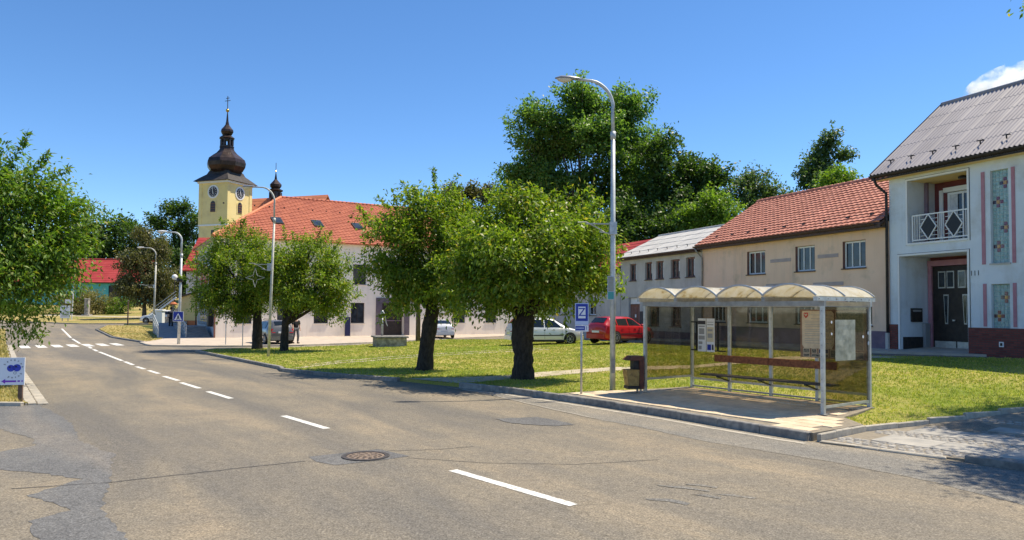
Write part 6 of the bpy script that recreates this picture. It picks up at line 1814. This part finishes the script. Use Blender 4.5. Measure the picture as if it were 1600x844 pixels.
# ================================================================== VEHICLES
def interp(t, xs):
    for (a, b), (c, d) in zip(xs, xs[1:]):
        if a <= t <= c:
            return b + (d - b) * (t - a) / (c - a) if c > a else d
    return xs[0][1] if t < xs[0][0] else xs[-1][1]
def car(name, label, loc, heading, kind, paint):
    """local x forward, y left"""
    z = hz(loc[0], loc[1]) + loc[2]
    Cc = thing(name, label, 'car', (loc[0], loc[1], z), heading, 'parked cars')
    if kind == 'estate':
        L, W, wb = 4.24, 1.66, 2.46
        top = [(-2.12, .80), (-2.09, 1.0), (-2.0, 1.16), (-1.72, 1.44), (-1.5, 1.49), (-.6, 1.515), (.1, 1.49), (.42, 1.42), (1.12, 1.0), (1.25, .96), (1.85, .82), (2.02, .72), (2.12, .55)]
        belt = [(-2.12, .78), (-2.0, .95), (-1.0, .95), (.9, .90), (1.12, .93), (1.85, .80), (2.12, .54)]
        side = [[(-1.78, .99), (-1.2, .99), (-1.2, 1.38), (-1.62, 1.36)], [(-1.13, .99), (-.28, .975), (-.28, 1.41), (-1.13, 1.39)], [(-.21, .975), (.82, .955), (.34, 1.33), (.1, 1.41), (-.21, 1.42)]]
        ws, rw = (.46, 1.1), (-1.98, -1.74)
    elif kind == 'hatch':
        L, W, wb = 4.0, 1.66, 2.46
        top = [(-2.0, .80), (-1.97, 1.02), (-1.88, 1.12), (-1.55, 1.40), (-1.3, 1.45), (-.5, 1.47), (.05, 1.45), (.4, 1.36), (1.05, .98), (1.2, .94), (1.75, .82), (1.92, .72), (2.0, .55)]
        belt = [(-2.0, .78), (-1.88, .98), (-1.0, .96), (.8, .90), (1.05, .92), (1.75, .80), (2.0, .54)]
        side = [[(-1.1, 1.0), (-.3, .98), (-.3, 1.36), (-1.1, 1.34)], [(-.23, .98), (.78, .955), (.3, 1.28), (.05, 1.36), (-.23, 1.37)], [(-1.62, 1.02), (-1.18, 1.0), (-1.18, 1.33), (-1.42, 1.3)]]
        ws, rw = (.44, 1.02), (-1.86, -1.56)
    else:
        L, W, wb = 4.6, 1.76, 2.65
        top = [(-2.3, .82), (-2.27, 1.02), (-2.1, 1.09), (-1.75, 1.11), (-1.1, 1.38), (-.6, 1.45), (.1, 1.44), (.5, 1.35), (1.2, .98), (1.35, .94), (2.0, .80), (2.2, .70), (2.3, .52)]
        belt = [(-2.3, .80), (-2.1, 1.0), (-1.0, .97), (.9, .91), (1.2, .92), (2.0, .78), (2.3, .5)]
        side = [[(-1.25, 1.02), (-.3, .99), (-.3, 1.36), (-.95, 1.31)], [(-.23, .99), (.85, .96), (.4, 1.27), (.1, 1.36), (-.23, 1.37)]]
        ws, rw = (.55, 1.15), (-1.7, -1.12)
    hl = L / 2
    def wd(x):
        return W / 2 * (1 - .16 * max(0, abs(x) / hl - .72) / .28 - .0)
    def zb(x):
        return .20 + .10 * max(0, abs(x) / hl - .8) / .2
    def sec(x):
        t = interp(x, top); b = min(interp(x, belt), t - .01); w = wd(x); g = min(1, max(0, (t - b) / .35))
        wr = (w - .03) - (.04 + .17 * g)
        return [(0, zb(x)), (w - .10, zb(x)), (w - .02, zb(x) + .10), (w, zb(x) + .28), (w - .004, b - .07), (w - .03, b), (wr, t - .05 - .02 * g), (wr - .12, t - .008), (0, t + .012)], t, b, w, wr
    xs = sorted(set([round(-hl + L * k / 30, 3) for k in range(31)] + [p[0] for p in top]))
    m = MB(); n = 9
    for x in xs:
        s = sec(x)[0]
        for y, zz in s:
            m.v.append((x, y, zz))
        for y, zz in s:
            m.v.append((x, -y, zz))
    for i in range(len(xs) - 1):
        a, b = i * 2 * n, (i + 1) * 2 * n
        for k in range(n - 1):
            m.f.append((a + k, a + k + 1, b + k + 1, b + k)); m.f.append((a + n + k, b + n + k, b + n + k + 1, a + n + k + 1))
    for e in (0, (len(xs) - 1) * 2 * n):
        m.f.append(tuple(e + k for k in range(n))); m.f.append(tuple(e + n + k for k in range(n)))
    body = fixn(m.build('body', paint, Cc, True))
    def ys(x, zz):
        s, t, b, w, wr = sec(x)
        f = (zz - b) / max(.05, (t - .06) - b)
        return (w - .03) + (wr - (w - .03)) * min(1, max(0, f)) + .010
    for poly in side:
        for sgn in (1, -1):
            v = [(x, sgn * ys(x, zz), zz) for x, zz in poly]
            MB().add(v, [tuple(range(len(v)))]).build('side_window', 'car_glass', Cc)
    for nm, (x0, x1) in (('windscreen', ws), ('rear_window', rw)):
        gm_ = MB(); nn_ = 7
        st = [x0 + (x1 - x0) * k / 6 for k in range(7)]
        for x in st:
            s, t, b, w, wr = sec(x)
            for k in range(nn_):
                u = -1 + 2 * k / (nn_ - 1)
                gm_.v.append((x + (.012 if nm == 'windscreen' else -.012), u * (wr - .10), t + .022 - .01 * abs(u)))
        for i in range(6):
            for k in range(nn_ - 1):
                gm_.f.append((i * nn_ + k, i * nn_ + k + 1, (i + 1) * nn_ + k + 1, (i + 1) * nn_ + k))
        gm_.build(nm, 'car_glass', Cc, True)
    for sx in (-wb / 2 - .02, wb / 2 + .02):
        for sgn in (1, -1):
            w0 = wd(sx)
            MB().ydisc(sx, .33, .365, sgn * (w0 - .02), sgn * (w0 + .004), 20).build('wheel_arch', 'rubber', Cc)
            ty = MB(); 
            for r_, y_ in ((.19, w0 - .16), (.30, w0 - .17), (.315, w0 - .1), (.315, w0 + .0), (.295, w0 + .018), (.2, w0 + .014)):
                for k in range(20):
                    a = 2 * math.pi * k / 20
                    ty.v.append((sx + r_ * math.cos(a), sgn * y_, .315 + r_ * math.sin(a)))
            for i in range(5):
                for k in range(20):
                    ty.f.append((i * 20 + k, i * 20 + (k + 1) % 20, (i + 1) * 20 + (k + 1) % 20, (i + 1) * 20 + k))
            wh = fixn(ty.build('wheel', 'rubber', Cc, True))
            rim = MB().ydisc(sx, .315, .06, sgn * (w0 - .0), sgn * (w0 + .016), 12)
            for k in range(6):
                a = 2 * math.pi * k / 6
                rim.bar((sx + .04 * math.cos(a), sgn * (w0 + .006), .315 + .04 * math.sin(a)), (sx + .195 * math.cos(a), sgn * (w0 + .006), .315 + .195 * math.sin(a)), .06, .02)
            rim.tube([(sx + .195 * math.cos(2 * math.pi * k / 20), sgn * (w0 + .006), .315 + .195 * math.sin(2 * math.pi * k / 20)) for k in range(21)], .016, 5)
            rim.build('rim', 'rim', wh)
    for sgn in (1, -1):
        w0 = wd(0)
        MB().box(-.9, .85, min(sgn * (w0 - .003), sgn * (w0 + .012)), max(sgn * (w0 - .003), sgn * (w0 + .012)), .50, .55).build('rub_strip', 'rubber', Cc)
        MB().box(-1.0, 1.0, min(sgn * (w0 - .08), sgn * (w0 - .005)), max(sgn * (w0 - .08), sgn * (w0 - .005)), .17, .27).build('sill', 'rubber', Cc)
        mi = MB().lathe([(.02, -.07), (.09, -.05), (.10, .03), (.04, .07)], 10).build('mirror', paint, Cc, True)
        mi.location = (.72, sgn * (w0 + .10), .99)
        for x in (-.85, .18):
            MB().box(x, x + .16, min(sgn * (w0 + .0), sgn * (w0 + .02)), max(sgn * w0, sgn * (w0 + .02)), .80, .825).build('door_handle', paint, Cc)
        for x in (-.25, .78):
            MB().box(x - .004, x + .004, min(sgn * (w0 - .002), sgn * (w0 + .004)), max(sgn * (w0 - .002), sgn * (w0 + .004)), .32, .90).build('door_seam', 'rubber', Cc)
        xr = -hl
        MB().add([(xr - .012, sgn * (wd(-hl) - .02), .72), (xr - .012, sgn * (wd(-hl) - .26), .72), (xr + .06, sgn * (wd(-hl) - .26), .98), (xr + .06, sgn * (wd(-hl) - .04), .98), (xr + .2, sgn * (wd(-hl + .2) + .006), .96), (xr + .2, sgn * (wd(-hl + .2) + .006), .74)],
                 [(0, 1, 2, 3), (0, 3, 4, 5)]).build('tail_light', 'tail_lamp', Cc)
        xf = hl
        MB().add([(xf - .05, sgn * (wd(hl) - .02), .56), (xf - .05, sgn * (wd(hl) - .3), .56), (xf - .1, sgn * (wd(hl) - .3), .72), (xf - .12, sgn * (wd(hl) + .0), .72), (xf - .4, sgn * (wd(hl - .4) - .01), .76), (xf - .3, sgn * (wd(hl - .3) + .006), .62)],
                 [(0, 1, 2, 3), (0, 3, 4, 5)]).build('head_light', 'head_lamp', Cc)
    box('number_plate', 'sign_white', Cc, -hl - .035, -hl - .01, -.26, .26, .60 if kind != 'estate' else .70, .71 if kind != 'estate' else .81)
    box('rear_bumper', paint if kind != 'hatch' else paint, Cc, -hl - .05, -hl + .1, -wd(-hl) + .04, wd(-hl) - .04, .28, .52)
    box('front_bumper', paint, Cc, hl - .1, hl + .04, -wd(hl) + .06, wd(hl) - .06, .26, .50)
    box('grille', 'rubber', Cc, hl - .06, hl + .012, -.35, .35, .52, .62)
    MB().tube([(-1.55, 0, interp(-1.5, top) + .02), (-1.75, 0, interp(-1.5, top) + .2)], .008, 4).build('aerial', 'rubber', Cc)
    if kind == 'estate':
        for sgn in (1, -1):
            MB().tube([(-1.5, sgn * .56, 1.50), (-1.3, sgn * .56, 1.56), (-.2, sgn * .56, 1.57), (.0, sgn * .56, 1.50)], .018, 6).build('roof_rail', 'rubber', Cc)
    return Cc
car('estate_car', 'white estate car parked on the grass behind the nearest cherry tree', (1.85, 41.8, .1), R(16), 'estate', 'car_white')
car('hatchback_car', 'bright red hatchback parked behind the lamp post', (6.05, 40.9, .1), R(40), 'hatch', 'car_red')
car('saloon_car', 'white saloon car seen from behind beside the second cherry tree', (-5.9, 59.8, .08), R(108), 'saloon', 'car_white')
car('estate_car', 'dark grey estate car with red tail lights behind the leftmost cherry tree', (-15.5, 47.7, .08), R(125), 'estate', 'car_grey')
car('hatchback_car', 'white car partly hidden behind the ramp railing', (-38.3, 80.5, .02), R(178), 'hatch', 'car_white')

# ================================================================== PEOPLE
def skinned(name, verts, edges, radii, material, parent):
    me = bpy.data.meshes.new(name); me.from_pydata(verts, edges, [])
    tmp = bpy.data.objects.new(name, me); COL.objects.link(tmp)
    md = tmp.modifiers.new('skin', 'SKIN'); ss_ = tmp.modifiers.new('sub', 'SUBSURF'); ss_.levels = 2; ss_.render_levels = 2
    for i, r in enumerate(radii):
        r = r if isinstance(r, tuple) else (r, r)
        me.skin_vertices[0].data[i].radius = r
        me.skin_vertices[0].data[i].use_root = (i == 0)
    dg = bpy.context.evaluated_depsgraph_get()
    out = bpy.data.meshes.new_from_object(tmp.evaluated_get(dg))
    bpy.data.objects.remove(tmp); bpy.data.meshes.remove(me)
    out.materials.clear(); out.materials.append(MATS[material])
    out.polygons.foreach_set('use_smooth', [True] * len(out.polygons))
    return link(name, out, parent)
def person(label, loc, rot, shirt, trousers, stride=.22):
    P = thing('person', label, 'person', loc, rot)
    s = stride
    v = [(0, 0, .95), (0, 0, 1.15), (0, 0, 1.38), (0, .0, 1.50), (0, -.01, 1.56), (0, -.02, 1.66), (0, -.01, 1.76),
         (.10, 0, .92), (.11, -s * .6, .50), (.11, -s * .5 + .06, .09), (.11, -s * .5 - .10, .05),
         (-.10, 0, .92), (-.11, s * .35, .50), (-.11, s + .05, .11), (-.11, s - .10, .05),
         (.19, 0, 1.42), (.25, .06, 1.14), (.25, -.06, .90), (.25, -.10, .80),
         (-.19, 0, 1.42), (-.25, -.08, 1.15), (-.25, -.20, .92), (-.25, -.25, .83)]
    e = [(0, 1), (1, 2), (2, 3), (3, 4), (4, 5), (5, 6), (0, 7), (7, 8), (8, 9), (9, 10), (0, 11), (11, 12), (12, 13), (13, 14), (2, 15), (15, 16), (16, 17), (17, 18), (2, 19), (19, 20), (20, 21), (21, 22)]
    r = [(.14, .10), (.13, .095), (.16, .10), (.06, .06), (.055, .06), (.085, .10), (.06, .07), (.085, .085), (.06, .06), (.042, .042), (.035, .03), (.085, .085), (.06, .06), (.042, .042), (.035, .03),
         .06, .045, .036, .03, .06, .045, .036, .03]
    skinned('body', v, e, r, 'skin_tone', P)
    k = [0, 1, 2, 15, 16, 19, 20]; mp_ = {a: i for i, a in enumerate(k)}
    skinned('shirt', [v[a] if a not in (16, 20) else (v[a][0], v[a][1], v[a][2] + .06) for a in k], [(mp_[a], mp_[b]) for a, b in e if a in mp_ and b in mp_], [(.175, .135), (.165, .13), (.19, .135), .085, .07, .085, .07], shirt, P)
    k = [0, 7, 8, 9, 11, 12, 13]; mp_ = {a: i for i, a in enumerate(k)}
    skinned('trousers', [v[a] for a in k], [(mp_[a], mp_[b]) for a, b in e if a in mp_ and b in mp_], [(.165, .125), .11, .085, .065, .11, .085, .065], trousers, P)
    MB().lathe([(.02, .12), (.085, .09), (.105, .02), (.098, -.05), (.06, -.08)], 12, (0, .015, 1.70)).build('hair', 'hair', P, True)
    MB().lathe([(.012, 0), (.016, .02), (.006, .045)], 6, (0, -.115, 1.63)).build('nose', 'skin_tone', P)
    for sx in (-1, 1):
        MB().box(sx * .11 - .045, sx * .11 + .045, (-s * .5 if sx > 0 else s) - .16, (-s * .5 if sx > 0 else s) + .10, 0, .08).build('shoe', 'rubber', P)
    return P
person('person in black t-shirt and grey shorts walking beside the parked car', (-13.9, 47.5, .08), R(35), 'cloth_black', 'cloth_grey')
person('person in dark clothes walking up the shaded ramp', (-28.9, 62.5, .56), R(200), 'cloth_black', 'cloth_black', .12)

# ================================================================== CLOUD
ico = bmesh.new(); bmesh.ops.create_icosphere(ico, subdivisions=4, radius=1.0)
for v in ico.verts:
    v.co.x *= 150; v.co.y *= 80; v.co.z *= 62
cme = bpy.data.meshes.new('cloud'); ico.to_mesh(cme); ico.free()
m = bpy.data.materials.new('cloud_volume'); m.use_nodes = True; m.node_tree.nodes.clear()
MATS['cloud_volume'] = m
nt = m.node_tree
ov_ = nn(nt, 'ShaderNodeOutputMaterial'); pv_ = nn(nt, 'ShaderNodeVolumePrincipled')
tc_ = nn(nt, 'ShaderNodeTexCoord')
mpc = nn(nt, 'ShaderNodeMapping'); mpc.inputs['Scale'].default_value = (1 / 150, 1 / 80, 1 / 62)
nt.links.new(tc_.outputs['Object'], mpc.inputs['Vector'])
ln = nn(nt, 'ShaderNodeVectorMath', operation='LENGTH'); nt.links.new(mpc.outputs[0], ln.inputs[0])
fall = mth(nt, 'SUBTRACT', 1.0, ln.outputs['Value'])
nz = noise(nt, tc_.outputs['Object'], .021, 7, .62)
dd = mth(nt, 'ADD', mth(nt, 'MULTIPLY', mth(nt, 'SUBTRACT', nz, .53), 2.6), mth(nt, 'MULTIPLY', fall, .62))
dn_ = mth(nt, 'MULTIPLY', mth(nt, 'MINIMUM', mth(nt, 'MAXIMUM', dd, 0.0), .35), .14)
nt.links.new(dn_, pv_.inputs['Density'])
pv_.inputs['Color'].default_value = (.985, .985, .99, 1); pv_.inputs['Anisotropy'].default_value = .2
nt.links.new(pv_.outputs[0], ov_.inputs['Volume'])
cme.materials.append(m)
co = link('cloud', cme, None, (1385, 2000, 632))
co.rotation_euler = (0, R(-14), 0)
sc.cycles.volume_step_rate = .35
co['label'] = 'small white cumulus cloud above the grey corrugated roof'; co['category'] = 'cloud'
